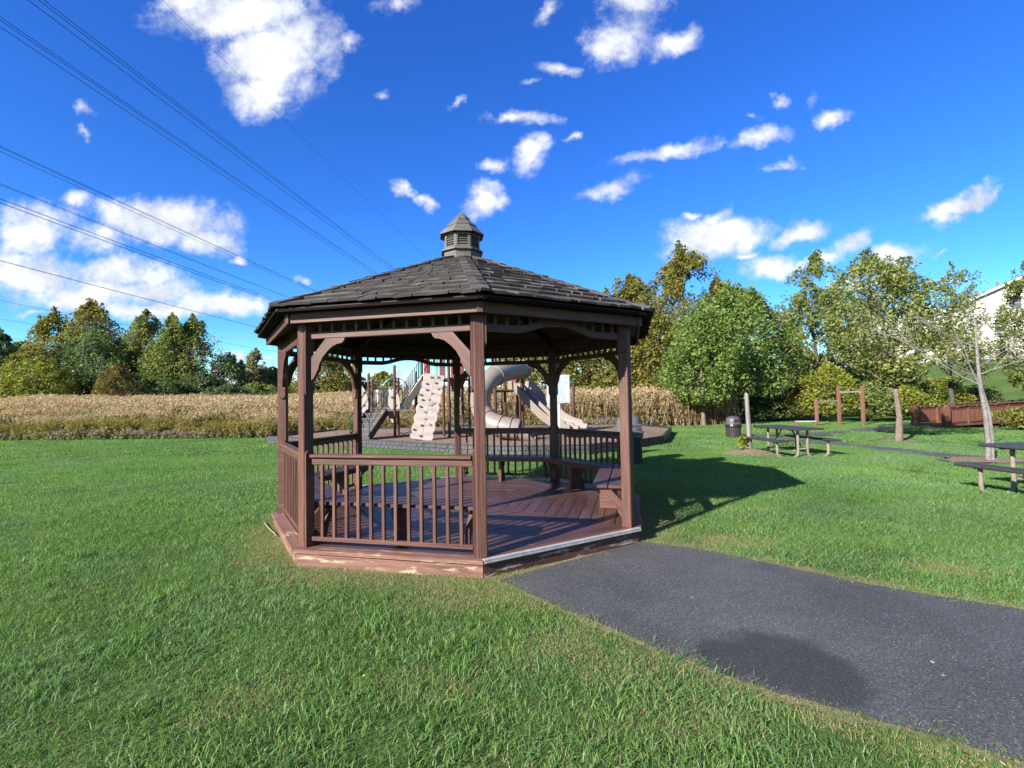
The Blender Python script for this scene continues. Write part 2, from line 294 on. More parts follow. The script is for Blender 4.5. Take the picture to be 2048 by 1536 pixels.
leafmat('grass_bluish', [(0.052, 0.114, 0.041), (0.085, 0.169, 0.061), (0.132, 0.223, 0.091), (0.215, 0.287, 0.137)], .42, .4, .8)
leafmat('grass_dry', [(0.167, 0.125, 0.058), (0.251, 0.199, 0.104), (0.314, 0.261, 0.146), (0.209, 0.199, 0.073)], .25, .6, 1.5)
leafmat('weed_stem', [(0.093, 0.086, 0.032), (0.123, 0.118, 0.037), (0.161, 0.136, 0.049), (0.123, 0.093, 0.055)], .25, .7, .12)
leafmat('weed_low', [(0.102, 0.088, 0.058), (0.144, 0.126, 0.072), (0.170, 0.138, 0.088), (0.127, 0.138, 0.048)], .25, .8, .2)
leafmat('seed_head', [(0.253, 0.187, 0.117), (0.334, 0.256, 0.159), (0.416, 0.326, 0.209), (0.365, 0.237, 0.126)], .35, .8, .1)
leafmat('seed_pink', [(0.267, 0.178, 0.114), (0.338, 0.232, 0.145), (0.392, 0.295, 0.197), (0.294, 0.196, 0.114)], .35, .8, .15)
leafmat('weed_gold', [(0.109, 0.104, 0.030), (0.163, 0.142, 0.038), (0.218, 0.180, 0.049), (0.142, 0.125, 0.054)], .3, .7, .15)
leafmat('weed_grey', [(0.138, 0.119, 0.094), (0.188, 0.163, 0.125), (0.237, 0.206, 0.163), (0.150, 0.144, 0.088)], .25, .8, .2)
leafmat('reed', [(0.178, 0.129, 0.069), (0.258, 0.193, 0.106), (0.321, 0.248, 0.138), (0.214, 0.184, 0.074)], .3, .7, .4)
# ------------------------------------------------------------------ mesh helpers
class MB:
    """collects shapes; build() links them as ONE mesh object"""
    def __init__(s): s.v = []; s.f = []; s.uv = []; s.mi = []
    def face(s, idx, uvs, mi=0): s.f.append(idx); s.uv.append(uvs); s.mi.append(mi)
    def beam(s, a, b, w, h, up=(0, 0, 1), ch=.006, mi=0):
        """board from a to b, w across, h along 'up', with chamfered long edges"""
        a, b, up = Vector(a), Vector(b), Vector(up); d = b - a; ln = d.length; d.normalize()
        sd = d.cross(up).normalized(); up = sd.cross(d).normalized(); c = min(ch, w*.3, h*.3)
        W_, H_ = w/2, h/2
        prof = [(-W_+c, -H_), (W_-c, -H_), (W_, -H_+c), (W_, H_-c), (W_-c, H_), (-W_+c, H_), (-W_, H_-c), (-W_, -H_+c)]
        base = len(s.v); u0, v0 = random.random()*20, random.random()*20; per = [0]
        for i in range(8):
            p, q = prof[i], prof[(i+1) % 8]; per.append(per[-1] + math.hypot(q[0]-p[0], q[1]-p[1]))
        for e in (a, b):
            for p in prof: s.v.append(tuple(e + sd*p[0] + up*p[1]))
        for i in range(8):
            j = (i+1) % 8
            s.face((base+i, base+j, base+8+j, base+8+i), ((u0, v0+per[i]), (u0, v0+per[i+1]), (u0+ln, v0+per[i+1]), (u0+ln, v0+per[i])), mi)
        s.face(tuple(base+i for i in range(7, -1, -1)), tuple((u0+prof[i][0]*.2, v0+prof[i][1]) for i in range(7, -1, -1)), mi)
        s.face(tuple(base+8+i for i in range(8)), tuple((u0+prof[i][0]*.2, v0+prof[i][1]) for i in range(8)), mi)
        return s
    def prism(s, pts, off, mi=0, along=0):
        """extrude polygon pts (list of 3d) by vector off"""
        off = Vector(off); n = len(pts); base = len(s.v); u0, v0 = random.random()*20, random.random()*20
        P = [Vector(p) for p in pts]; ax = (P[along+1] - P[along]).normalized(); nr = off.normalized(); ay = nr.cross(ax)
        s.v += [tuple(p) for p in P] + [tuple(p + off) for p in P]
        uvp = [(u0 + (p-P[0]).dot(ax), v0 + (p-P[0]).dot(ay)) for p in P]
        nm = Vector((0, 0, 0))
        for i in range(n): nm += P[i].cross(P[(i+1) % n])
        flip = nm.dot(off) > 0
        f0 = list(range(n)); f1 = list(range(n))
        if flip: f0.reverse()
        else: f1.reverse()
        s.face(tuple(base+i for i in f0), tuple(uvp[i] for i in f0), mi); s.face(tuple(base+n+i for i in f1), tuple(uvp[i] for i in f1), mi)
        t = off.length
        for i in range(n):
            j = (i+1) % n; ids = (base+i, base+j, base+n+j, base+n+i); ln = (P[j]-P[i]).length
            uv = ((u0, v0), (u0+ln, v0), (u0+ln, v0+t), (u0, v0+t))
            if not flip: ids = ids[::-1]; uv = uv[::-1]
            s.face(ids, uv, mi)
        return s
    def tube(s, pts, r, n=8, mi=0, caps=True):
        P = [Vector(p) for p in pts]; rr = r if isinstance(r, (list, tuple)) else [r]*len(P)
        base = len(s.v); u = 0; v0 = random.random()*9; prev = None; us = []
        for i, p in enumerate(P):
            d = (P[min(i+1, len(P)-1)] - P[max(i-1, 0)]).normalized()
            if prev is None: prev = d.orthogonal().normalized()
            prev = (prev - d*prev.dot(d)).normalized(); q = d.cross(prev)
            if i: u += (P[i]-P[i-1]).length
            us.append(u)
            for k in range(n):
                a = 2*math.pi*k/n; s.v.append(tuple(p + (prev*math.cos(a) + q*math.sin(a))*rr[i]))
        for i in range(len(P)-1):
            for k in range(n):
                j = (k+1) % n; w = rr[i]*2*math.pi/n
                s.face((base+i*n+k, base+i*n+j, base+(i+1)*n+j, base+(i+1)*n+k), ((us[i], v0+k*w), (us[i], v0+(k+1)*w), (us[i+1], v0+(k+1)*w), (us[i+1], v0+k*w)), mi)
        if caps:
            s.face(tuple(base+k for k in range(n-1, -1, -1)), tuple((0, v0+.01*k) for k in range(n)), mi)
            b = base+(len(P)-1)*n; s.face(tuple(b+k for k in range(n)), tuple((u, v0+.01*k) for k in range(n)), mi)
        return s
    def lathe(s, prof, c=(0, 0, 0), n=20, mi=0, sx=1, sy=1):
        base = len(s.v); m_ = len(prof)
        for (r, z) in prof:
            for k in range(n):
                a = 2*math.pi*k/n; s.v.append((c[0]+r*sx*math.cos(a), c[1]+r*sy*math.sin(a), c[2]+z))
        for i in range(m_-1):
            for k in range(n):
                j = (k+1) % n; s.face((base+i*n+k, base+i*n+j, base+(i+1)*n+j, base+(i+1)*n+k), ((k*.1, i*.1), (k*.1+.1, i*.1), (k*.1+.1, i*.1+.1), (k*.1, i*.1+.1)), mi)
        s.face(tuple(base+k for k in range(n-1, -1, -1)), tuple((k*.01, 0) for k in range(n)), mi)
        b = base+(m_-1)*n; s.face(tuple(b+k for k in range(n)), tuple((k*.01, 0) for k in range(n)), mi)
        return s
    def mesh(s, name, mats, smooth=False):
        me = bpy.data.meshes.new(name); me.from_pydata(s.v, [], s.f)
        ul = me.uv_layers.new(name='UVMap'); ul.data.foreach_set('uv', [c for f in s.uv for p in f for c in p])
        for q in (mats if isinstance(mats, (list, tuple)) else [mats]): me.materials.append(M[q])
        me.polygons.foreach_set('material_index', s.mi)
        if smooth:
            me.polygons.foreach_set('use_smooth', [True]*len(s.f)); me.set_sharp_from_angle(angle=R(42))
        me.update(); return me
    def build(s, name, mats, parent=None, smooth=False, label=None, loc=None):
        return link(s.mesh(name, mats, smooth), name, parent, label, loc)
def link(me, name, parent=None, label=None, loc=None):
    o = bpy.data.objects.new(name, me); COL.objects.link(o)
    if parent: o.parent = parent
    if loc is not None: o.location = loc
    if label: o['label'] = label
    return o
def thing(name, label, cat, loc=(0, 0, 0), rz=0, group=None):
    o = bpy.data.objects.new(name, None); COL.objects.link(o); o.location = loc; o.rotation_euler[2] = rz; o.empty_display_size = .2
    return tag(o, label, cat, group)
def tag(o, label, cat=None, group=None, kind=None):
    o['label'] = label
    if cat: o['category'] = cat
    if group: o['group'] = group
    if kind: o['kind'] = kind
    return o
def structure(o): o['kind'] = 'structure'; return o
def np_mesh(name, verts, faces, mats, mi=None):
    """fast mesh of quads or triangles from numpy arrays"""
    me = bpy.data.meshes.new(name); k = faces.shape[1]
    me.vertices.add(len(verts)); me.vertices.foreach_set('co', verts.astype(np.float32).ravel())
    me.loops.add(faces.size); me.loops.foreach_set('vertex_index', faces.astype(np.int32).ravel())
    me.polygons.add(len(faces)); me.polygons.foreach_set('loop_start', np.arange(0, faces.size, k, dtype=np.int32))
    for q in (mats if isinstance(mats, (list, tuple)) else [mats]): me.materials.append(M[q])
    if mi is not None: me.polygons.foreach_set('material_index', mi.astype(np.int32))
    me.update(calc_edges=True); me.validate(); return me
# ------------------------------------------------------------------ terrain
def sstep(a, b, x): t = np.clip((x-a)/(b-a), 0, 1); return t*t*(3-2*t)
def gh(x, y):
    x = np.asarray(x, float); y = np.asarray(y, float)
    h = 0.95*sstep(25, 55, y)*sstep(14, 4, x)                               # the meadow swells behind the mown edge
    h = h + 5.0*sstep(34, 62, np.hypot(x-8, y*0.85))*sstep(14, 34, x)          # bank beyond the footbridge
    h = h - 0.9*np.exp(-(((x-26.5)/3.6)**2 + ((y-23.0)/2.6)**2))              # ditch under the footbridge
    return h
def ghf(x, y): return float(gh(x, y))
def grid_axis(lim, near, step0, grow):
    v = [0.0]; s_ = step0
    while v[-1] < lim:
        v.append(v[-1]+s_)
        if v[-1] > near: s_ *= grow
    return v
ax = grid_axis(900, 40, 1.0, 1.14); xs = np.array([-q for q in ax[:0:-1]] + ax); ys = np.array([-q for q in grid_axis(60, 4, 2, 1.3)[:0:-1]] + grid_axis(900, 70, 1.0, 1.14))
X, Y = np.meshgrid(xs, ys); V = np.stack([X, Y, gh(X, Y)], -1).reshape(-1, 3); nx = len(xs)
ii, jj = np.meshgrid(np.arange(len(ys)-1), np.arange(nx-1), indexing='ij'); q0 = (ii*nx+jj).ravel()
ground = link(np_mesh('ground', V, np.stack([q0, q0+1, q0+nx+1, q0+nx], 1), 'lawn_soil'), 'ground'); structure(ground)
ground.data.polygons.foreach_set('use_smooth', [True]*len(ground.data.polygons))
def sheet(name, pts, mat, z=.012, sub=1):
    """flat strip over the ground from a polygon outline"""
    me = bpy.data.meshes.new(name); b = bmesh.new(); vs_ = [b.verts.new((p[0], p[1], 0)) for p in pts]; b.faces.new(vs_)
    bmesh.ops.triangulate(b, faces=b.faces)
    bmesh.ops.subdivide_edges(b, edges=b.edges, cuts=sub)
    for v in b.verts: v.co.z = ghf(v.co.x, v.co.y) + z
    if b.faces[:] and sum((f.normal.z for f in b.faces)) < 0: bmesh.ops.reverse_faces(b, faces=b.faces)
    b.normal_update()
    if sum(f.normal.z for f in b.faces) < 0: bmesh.ops.reverse_faces(b, faces=b.faces)
    b.to_mesh(me); b.free(); me.materials.append(M[mat]); return structure(link(me, name))
def ribbon(pts, w):
    P = [Vector((p[0], p[1], 0)) for p in pts]; l_, r_ = [], []
    for i, p in enumerate(P):
        d = (P[min(i+1, len(P)-1)] - P[max(i-1, 0)]).normalized(); n_ = Vector((-d.y, d.x, 0)); ww = w[i] if isinstance(w, (list, tuple)) else w
        l_.append(p+n_*ww/2); r_.append(p-n_*ww/2)
    return l_ + r_[::-1]
def smooth_poly(pts, k=2):
    P = [Vector((p[0], p[1], 0)) for p in pts]
    for _ in range(k):
        Q = [P[0]]
        for a, b in zip(P, P[1:]): Q += [a*.75+b*.25, a*.25+b*.75]
        P = Q+[P[-1]]
    return P
def jitter(P, a):
    return [Vector((p.x+random.uniform(-a, a), p.y+random.uniform(-a, a), 0)) for p in P]
# the asphalt path that ends at the gazebo step
near_edge = smooth_poly([G(1000, 1162), G(1090, 1203), G(1230, 1264), G(1360, 1318), G(1500, 1372), G(1640, 1414), G(1800, 1458), G(2048, 1527), (3.2, 1.1), (4.6, .2)])
far_edge = smooth_poly([G(1282, 1086), G(1380, 1098), G(1500, 1121), G(1620, 1147), G(1740, 1173), G(1880, 1196), G(2048, 1221), (4.6, 2.8), (6.2, 1.9)])
path_near = jitter(near_edge, .012) + jitter(far_edge, .012)[::-1]
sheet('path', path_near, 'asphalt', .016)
path_far = ribbon(smooth_poly([G(1500, 873), G(1560, 876), G(1640, 884), G(1740, 895), G(1860, 908), G(1960, 918), G(2060, 927), G(2300, 952)]), [.9]*40)
path_far = ribbon(smooth_poly([G(1470, 868), G(1540, 875), G(1640, 884), G(1740, 895), G(1860, 908), G(1960, 918), G(2060, 927), G(2300, 952)]), 1.0)
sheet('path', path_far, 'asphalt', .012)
path_bridge = ribbon(smooth_poly([G(1560, 872), G(1620, 869), G(1700, 863), G(1780, 856), G(1862, 851.5), (26.5, 25.4), (30, 27)]), 1.35)
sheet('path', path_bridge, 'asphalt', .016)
# ------------------------------------------------------------------ gazebo
GX, GY, TH, DZ = -.677, 6.969, -1.4157, .17
gaz = thing('gazebo', 'brown stained octagonal wooden gazebo with shake roof and cupola on the lawn', 'gazebo', (GX, GY, 0))
def pol(r, a, z): return Vector((r*math.cos(a), r*math.sin(a), z))
def va(i): return TH + i*math.pi/4
C8 = math.cos(math.pi/8)
class Side:
    """frame of the side between vertex i and i+1: t along it, n outward"""
    def __init__(s, i):
        s.a = va(i) + math.pi/8; s.n = Vector((math.cos(s.a), math.sin(s.a), 0)); s.t = Vector((-math.sin(s.a), math.cos(s.a), 0))
    def p(s, u, r, z): return s.n*r + s.t*u + Vector((0, 0, z+DZ))
ENTRY = (0, 4)
T8 = math.tan(math.pi/8)
RP = 2.405                                   # post centre radius
RS = RP*C8                                   # rail line apothem
HS = RP*math.sin(math.pi/8)                  # half side
# floor
fl = MB()
fl.prism([pol(2.50, va(i), .02) for i in range(8)], (0, 0, DZ-.05-.02))
floor_o = fl.build('floor', 'stain_dark', gaz)
RD = 2.555*C8
for i in range(8):
    s = Side(i); r = RD-.145; bw = .138
    # border board
    b = MB(); z = DZ-.02
    pts = [s.p(-(RD)*T8+.004, RD, -.036), s.p((RD)*T8-.004, RD, -.036), s.p((RD-.138)*T8-.004, RD-.138, -.036), s.p(-(RD-.138)*T8+.004, RD-.138, -.036)]
    b.prism(pts, (0, 0, .036)); b.build('border_board', 'stain_worn' if i in (6, 7) else 'stain', floor_o)
    while r > .02:
        r2 = max(r-bw, .0); tz = random.uniform(-.0015, .0015)
        pts = [s.p(-r*T8+.003, r, -.03), s.p(r*T8-.003, r, -.03), s.p(max(r2*T8-.003, .001), r2, -.03), s.p(-max(r2*T8-.003, .001), r2, -.03)]
        MB().prism(pts, (0, 0, .03+tz)).build('deck_board', 'stain_floor', floor_o); r = r2-.008
    # riser boards round the base
    k = MB(); rr = RD-.03
    k.prism([s.p(-rr*T8+.003, rr, -DZ-.04), s.p(rr*T8-.003, rr, -DZ-.04), s.p(rr*T8-.003, rr, -.038), s.p(-rr*T8+.003, rr, -.038)], s.n*-.03)
    k.build('riser_board', 'stain_riser' if i in ENTRY else 'stain_worn', gaz)
    if i in ENTRY:
        ms = MB(); ms.beam(s.p(-RD*T8+.01, RD-.016, .004), s.p(RD*T8-.01, RD-.016, .004), .05, .007, ch=.001); ms.beam(s.p(-RD*T8+.01, RD+.004, -.012), s.p(RD*T8-.01, RD+.004, -.012), .006, .03, ch=.001)
        ms.build('metal_nosing', 'metal_strip', gaz)
# corner brackets, posts and cheeks
ZT = 2.30
def rounded(u0, u1, z0, z1, top, k=5):
    """outline of a strip with one rounded end in (u,z)"""
    w = u1-u0; out = []
    for j in range(k+1):
        a = math.pi*j/k; out.append(((u0+u1)/2 + math.cos(a)*w/2, math.sin(a)*w*.32))
    if top: return [(u0, z0), (u1, z0)] + [(x, z1-w*.32+y) for x, y in out]
    return [(u1, z1), (u0, z1)] + [(x_, z0+w*.32-y) for x_, y in out[::-1]]
for i in range(8):
    a = va(i); n_ = Vector((math.cos(a), math.sin(a), 0)); t_ = Vector((-math.sin(a), math.cos(a), 0)); c = n_*RP + Vector((0, 0, DZ))
    po = MB().beam(c+Vector((0, 0, .001)), c+Vector((0, 0, ZT)), .100, .112, up=n_, ch=.008).build('post', 'stain', gaz)
    for sgn in (-1, 1):
        side = (i-1) % 8 if sgn < 0 else i
        base = c + t_*sgn*.051
        def chk(z0, z1, top):
            pr = rounded(-.046, .046, z0, z1, top)
            MB().prism([base + n_*u + Vector((0, 0, z)) for u, z in pr], t_*sgn*.021).build('cheek_board', 'stain', po)
        if side not in ENTRY: chk(.002, .955, True); chk(1.50, ZT, False)
        else: chk(1.93, ZT, False)
# railings, friezes, benches
BR = [(.0, .19), (.17, .0), (.385, .0), (.368, .035), (.345, .052), (.30, .058), (.25, .078), (.19, .125), (.135, .185), (.098, .25), (.080, .31), (.066, .335), (.05, .365), (.026, .40), (0, .42)]
def brace(s, u0, sgn, r, ztop, mat, parent, name, sc=1.0, th=.045, prof=BR):
    pts = [s.p(u0 + sgn*u*sc, r-th/2, ztop - w*sc) for u, w in prof]
    return MB().prism(pts, s.n*th).build(name, mat, parent)
for i in range(8):
    s = Side(i); E = HS-.075
    # header beam above the frieze
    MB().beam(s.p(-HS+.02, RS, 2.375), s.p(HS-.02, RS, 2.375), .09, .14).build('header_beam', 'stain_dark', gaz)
    f = MB(); NU = 28
    def arch(u):
        if i not in ENTRY: return 0
        q = abs(u/E); return .095*float(sstep(.62, .05, q))
    if i in ENTRY:
        us = [-E + 2*E*k/NU for k in range(NU+1)]
        pts = [s.p(u, RS-.02, 2.075+arch(u)) for u in us] + [s.p(u, RS-.02, 2.145+arch(u)) for u in us[::-1]]
        f.prism(pts, s.n*.04)
    else: f.beam(s.p(-E, RS, 2.11), s.p(E, RS, 2.11), .04, .07)
    fo = f.build('frieze_rail', 'stain', gaz)
    for k in range(12):
        u = -E + 2*E*(k+.75)/12.5
        MB().beam(s.p(u, RS, 2.145+arch(u)-.002), s.p(u, RS, 2.31), .03, .03, up=s.n, ch=.003).build('spindle', 'stain', fo)
    if i in ENTRY: continue
    for sg in (-1, 1): brace(s, sg*E, -sg, RS, 2.074, 'stain', gaz, 'knee_brace')
    rl = MB(); E2 = HS-.076
    rl.beam(s.p(-E2, RS, .845), s.p(E2, RS, .845), .038, .07); rl.beam(s.p(-E2, RS, .075), s.p(E2, RS, .075), .045, .042)
    ro_ = rl.build('railing', 'stain', gaz)
    cp = MB(); cp.beam(s.p(-E2, RS+.004, .899), s.p(E2, RS+.004, .899), .10, .034, ch=.013); cp.build('cap_rail', 'stain', ro_)
    for k in range(12):
        u = -E2 + 2*E2*(k+.85)/12.7 + random.uniform(-.003, .003)
        MB().beam(s.p(u, RS, .094), s.p(u+random.uniform(-.002, .002), RS, .812), .032, .032, up=s.n, ch=.003).build('baluster', 'stain', ro_)
    # bench: two planks on a middle leg and end brackets
    bn = MB(); ro1 = RS-.03; bd = .36
    leg = [(-.13, .0), (.14, .0), (.14, .40), (-.15, .40), (-.15, .30), (-.115, .26), (-.085, .22), (-.085, .16), (-.115, .12), (-.13, .10)]
    bn.prism([s.p(-.0225, ro1-.2-u, z) for u, z in leg], s.t*.045)
    for sg in (-1, 1):
        ue = sg*((ro1-.03)*T8*.97 - .10)
        bn.prism([s.p(ue-.02, ro1-.012-u*.82, .372-w*.82) for u, w in BR], s.t*.04)
        bn.beam(s.p(ue, ro1-.02, .387), s.p(ue, ro1-.345, .387), .045, .03)
    bn.beam(s.p(-(ro1-.20)*T8+.05, ro1-.33, .375), s.p((ro1-.20)*T8-.05, ro1-.33, .375), .03, .05)
    be = bn.build('bench', 'stain', gaz)
    nb1 = (i+1) % 8 in ENTRY; nb0 = (i-1) % 8 in ENTRY
    for k in range(2):
        r1 = ro1-.012-k*(bd/2+.006); r2 = r1-bd/2+.008
        e0 = lambda r: -(r*T8-.004) if not nb0 else -(ro1*T8-.07)
        e1 = lambda r: (r*T8-.004) if not nb1 else (ro1*T8-.07)
        MB().prism([s.p(e0(r1), r1, .402), s.p(e1(r1), r1, .402), s.p(e1(r2), r2, .402), s.p(e0(r2), r2, .402)], (0, 0, .033)).build('seat_plank', 'stain_floor', be)
# roof
RE, ZE, RT, ZTOP = 2.747*C8, 2.345, .27, 3.365
SL = (ZTOP-ZE)/(RE-RT)
rf = MB()
for i in range(8):
    s = Side(i)
    rf.prism([s.p(-(RE-.03)*T8, RE-.03, ZE+.01-.03), s.p((RE-.03)*T8, RE-.03, ZE+.01-.03), s.p(RT*.6*T8, RT*.6, ZE-.02+(RE-.03-RT*.6)*SL), s.p(-RT*.6*T8, RT*.6, ZE-.02+(RE-.03-RT*.6)*SL)], (0, 0, .022))
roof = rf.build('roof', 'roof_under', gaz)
for i in range(8):
    s = Side(i); RF = 2.60*C8
    MB().beam(s.p(-(RF-.012)*T8+.001, RF-.012, 2.266), s.p((RF-.012)*T8-.001, RF-.012, 2.266), .024, .10, ch=.004).build('fascia_board', 'stain', roof)
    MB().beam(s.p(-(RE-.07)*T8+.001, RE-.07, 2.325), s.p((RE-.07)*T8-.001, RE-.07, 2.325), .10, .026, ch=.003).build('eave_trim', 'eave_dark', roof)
    a = va(i); n_ = Vector((math.cos(a), math.sin(a), 0))
    MB().beam(n_*2.600+Vector((0, 0, DZ+2.215)), n_*2.600+Vector((0, 0, DZ+2.311)), .058, .022, up=n_, ch=.003).build('corner_trim', 'stain', roof)
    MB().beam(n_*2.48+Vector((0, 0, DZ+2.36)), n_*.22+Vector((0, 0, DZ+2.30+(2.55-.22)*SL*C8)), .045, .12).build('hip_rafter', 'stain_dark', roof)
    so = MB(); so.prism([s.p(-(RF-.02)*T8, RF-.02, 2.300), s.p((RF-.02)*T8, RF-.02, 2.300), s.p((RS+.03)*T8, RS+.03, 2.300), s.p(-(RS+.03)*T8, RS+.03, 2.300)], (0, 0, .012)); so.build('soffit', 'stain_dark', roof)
NC = 11; shown = (7, 0, 6, 1); rest_mb = MB(); dr = (RE-RT)/NC
def shake(mb, s, ua, ub, ra, rb, lift, tk, skew=0.0):
    """one wedge-shaped shake from butt radius ra up to rb between ua..ub"""
    def pz(r): return ZE+.012+(RE-r)*SL
    cl = lambda u, r: max(-r*T8-.004, min(r*T8+.004, u))
    zb, zt = pz(ra)+.010+lift, pz(rb)+.006
    A = [s.p(cl(ua, ra), ra+skew, zb), s.p(cl(ub, ra), ra-skew, zb+random.uniform(-.003, .003)), s.p(cl(ub, rb), rb, zt), s.p(cl(ua, rb), rb, zt)]
    up = Vector((0, 0, tk)); B = [A[0]+up, A[1]+up, A[2]+Vector((0, 0, .004)), A[3]+Vector((0, 0, .004))]
    base = len(mb.v); mb.v += [tuple(p) for p in A+B]; u0, v0 = random.random()*9, random.random()*9; w = ub-ua; h = ra-rb
    for ids, uv in (((3, 2, 1, 0), None), ((4, 5, 6, 7), None), ((0, 1, 5, 4), 1), ((1, 2, 6, 5), 1), ((2, 3, 7, 6), 1), ((3, 0, 4, 7), 1)):
        q = ((u0, v0), (u0+w, v0), (u0+w, v0+h), (u0, v0+h)) if uv is None else ((u0, v0), (u0+w, v0), (u0+w, v0+.02), (u0, v0+.02))
        mb.face(tuple(base+k for k in ids), q, 1 if ids == (0, 1, 5, 4) else 0)
for i in range(8):
    s = Side(i)
    for c in range(NC):
        ra = RE - c*dr + (.012 if c == 0 else 0); rb = max(ra-dr*1.22, RT*.55); u = -ra*T8 - random.uniform(0, .1)
        while u < ra*T8-.01:
            w = random.uniform(.10, .22); ub = min(u+w, ra*T8+.004)
            if ub - max(u, -ra*T8-.004) > .02:
                rj = ra + random.uniform(-.015, .012)
                mb = MB() if i in shown else rest_mb
                shake(mb, s, max(u, -ra*T8-.004), ub-.005, rj, rb, random.uniform(0, .008), random.uniform(.019, .030), random.uniform(-.012, .012))
                if i in shown: mb.build('shake', ['shake', 'shake_end'], roof)
            u = u+w
hips = 0
for i in range(8):                      # hip caps: two lapped rows along every hip
    for sg in (-1, 1):
        s = Side(i if sg > 0 else (i-1) % 8)
        for c in range(NC):
            ra = RE - c*dr + .022; rb = max(ra-dr*1.15, RT*.6); mb = MB() if (i in (0, 7, 1) and hips < 58) else rest_mb; wd = .085
            def pz(r): return ZE+.030+(RE-r)*SL
            e = -sg; lift = random.uniform(.010, .020)
            A = [s.p(e*(ra*T8), ra, pz(ra)+lift), s.p(e*(ra*T8-wd), ra+random.uniform(-.008, .008), pz(ra)+lift), s.p(e*(rb*T8-wd), rb, pz(rb)+.002), s.p(e*(rb*T8), rb, pz(rb)+.002)]
            if sg < 0: A = [A[1], A[0], A[3], A[2]]
            mb.prism(A, (0, 0, random.uniform(.016, .024)), along=1); mb.mi[-4] = 1
            if mb is not rest_mb: mb.build('shake', ['shake', 'shake_end'], roof); hips += 1
o = rest_mb.build('shakes', ['shake', 'shake_end'], roof); o['kind'] = 'stuff'
# cupola, turned half a side against the roof
def cp8(r, z, k): return pol(r, TH + math.pi/8 + k*math.pi/4, z+DZ)
cu = MB(); cu.prism([cp8(.272, 3.26, k) for k in range(8)], (0, 0, .26)); cu.prism([cp8(.238, 3.522, k) for k in range(8)], (0, 0, .228))
cup = cu.build('cupola', 'cedar_grey', gaz)
ring = MB()
for k in range(8):
    ring.prism([cp8(.272, 3.52, k), cp8(.272, 3.52, k+1), cp8(.312, 3.508, k+1), cp8(.312, 3.508, k)], (0, 0, .016))
    ring.prism([cp8(.245, 3.538, k), cp8(.245, 3.538, k+1), cp8(.283, 3.532, k+1), cp8(.283, 3.532, k)], (0, 0, .014))
ring.build('drip_ring', 'cedar_grey', cup)
for k in range(8):
    am = TH + math.pi/8 + (k+.5)*math.pi/4; n_ = Vector((math.cos(am), math.sin(am), 0)); t_ = Vector((-n_.y, n_.x, 0)); ap = .262*C8; hw = .262*math.sin(math.pi/8)
    def q(u, r, z): return n_*r + t_*u + Vector((0, 0, z+DZ))
    fr = MB()
    for sg in (-1, 1): fr.beam(q(sg*(hw-.016), ap-.008, 3.548), q(sg*(hw-.016), ap-.008, 3.75), .031, .016, up=n_, ch=.002)
    fr.beam(q(-hw+.034, ap-.008, 3.556), q(hw-.034, ap-.008, 3.556), .016, .018, up=(0, 0, 1), ch=.002)
    top = [(-hw+.033, 3.75), (hw-.033, 3.75), (hw-.033, 3.705), (hw*.5, 3.722), (hw*.22, 3.722), (0, 3.712), (-hw*.22, 3.722), (-hw*.5, 3.722), (-hw+.033, 3.705)]
    fr.prism([q(u, ap-.016, z) for u, z in top], n_*.016)
    fo = fr.build('louver_frame', 'cedar_grey', cup)
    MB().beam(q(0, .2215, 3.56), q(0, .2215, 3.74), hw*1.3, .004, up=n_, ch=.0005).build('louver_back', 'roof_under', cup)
    for j in range(5):
        z = 3.575+j*.032
        MB().beam(q(-hw+.034, ap-.013, z), q(hw-.034, ap-.013, z), .02, .005, up=(n_*.75+Vector((0, 0, .66))), ch=.001).build('slat', 'cedar_grey', fo)
    # cap roof of the cupola
    ce = MB(); r0, z0, z1 = .315, 3.735, 4.087
    for j in range(3):
        f0, f1 = j/3, min(1, (j+1.12)/3); rr0, rr1 = r0*(1-f0)+.012, max(r0*(1-f1), .008); h0 = z0+(z1-z0)*(f0**.92); h1 = z0+(z1-z0)*(f1**.92)
        ce = MB(); ce.prism([cp8(rr0, h0+.014, k)*1, cp8(rr0, h0+.014, k+1), cp8(rr1, h1+.006, k+1), cp8(rr1, h1+.006, k)], (0, 0, .014)); ce.build('cap_shake', 'cedar_grey', cup)
cs = MB(); cs.prism([cp8(.305, 3.745, k) for k in range(8)], (0, 0, .012)); cs.prism([cp8(.30, 3.757, k) for k in range(8)], (0, 0, .004)); cs.tube([Vector((0, 0, DZ+3.757)), Vector((0, 0, DZ+4.08))], [.29, .02], 8); cs.build('cap_base', 'stain_dark', cup)
# garden hose end peeping out by the base
ho = MB().tube([G(528, 1044, .03), G(534, 1052, .03), G(541, 1060, .03), G(549, 1066, .03), G(552, 1072, .02)], .006, 6).build('hose', 'hose', smooth=True)
tag(ho, 'pale end of garden hose lying in grass at the gazebo base', 'hose')
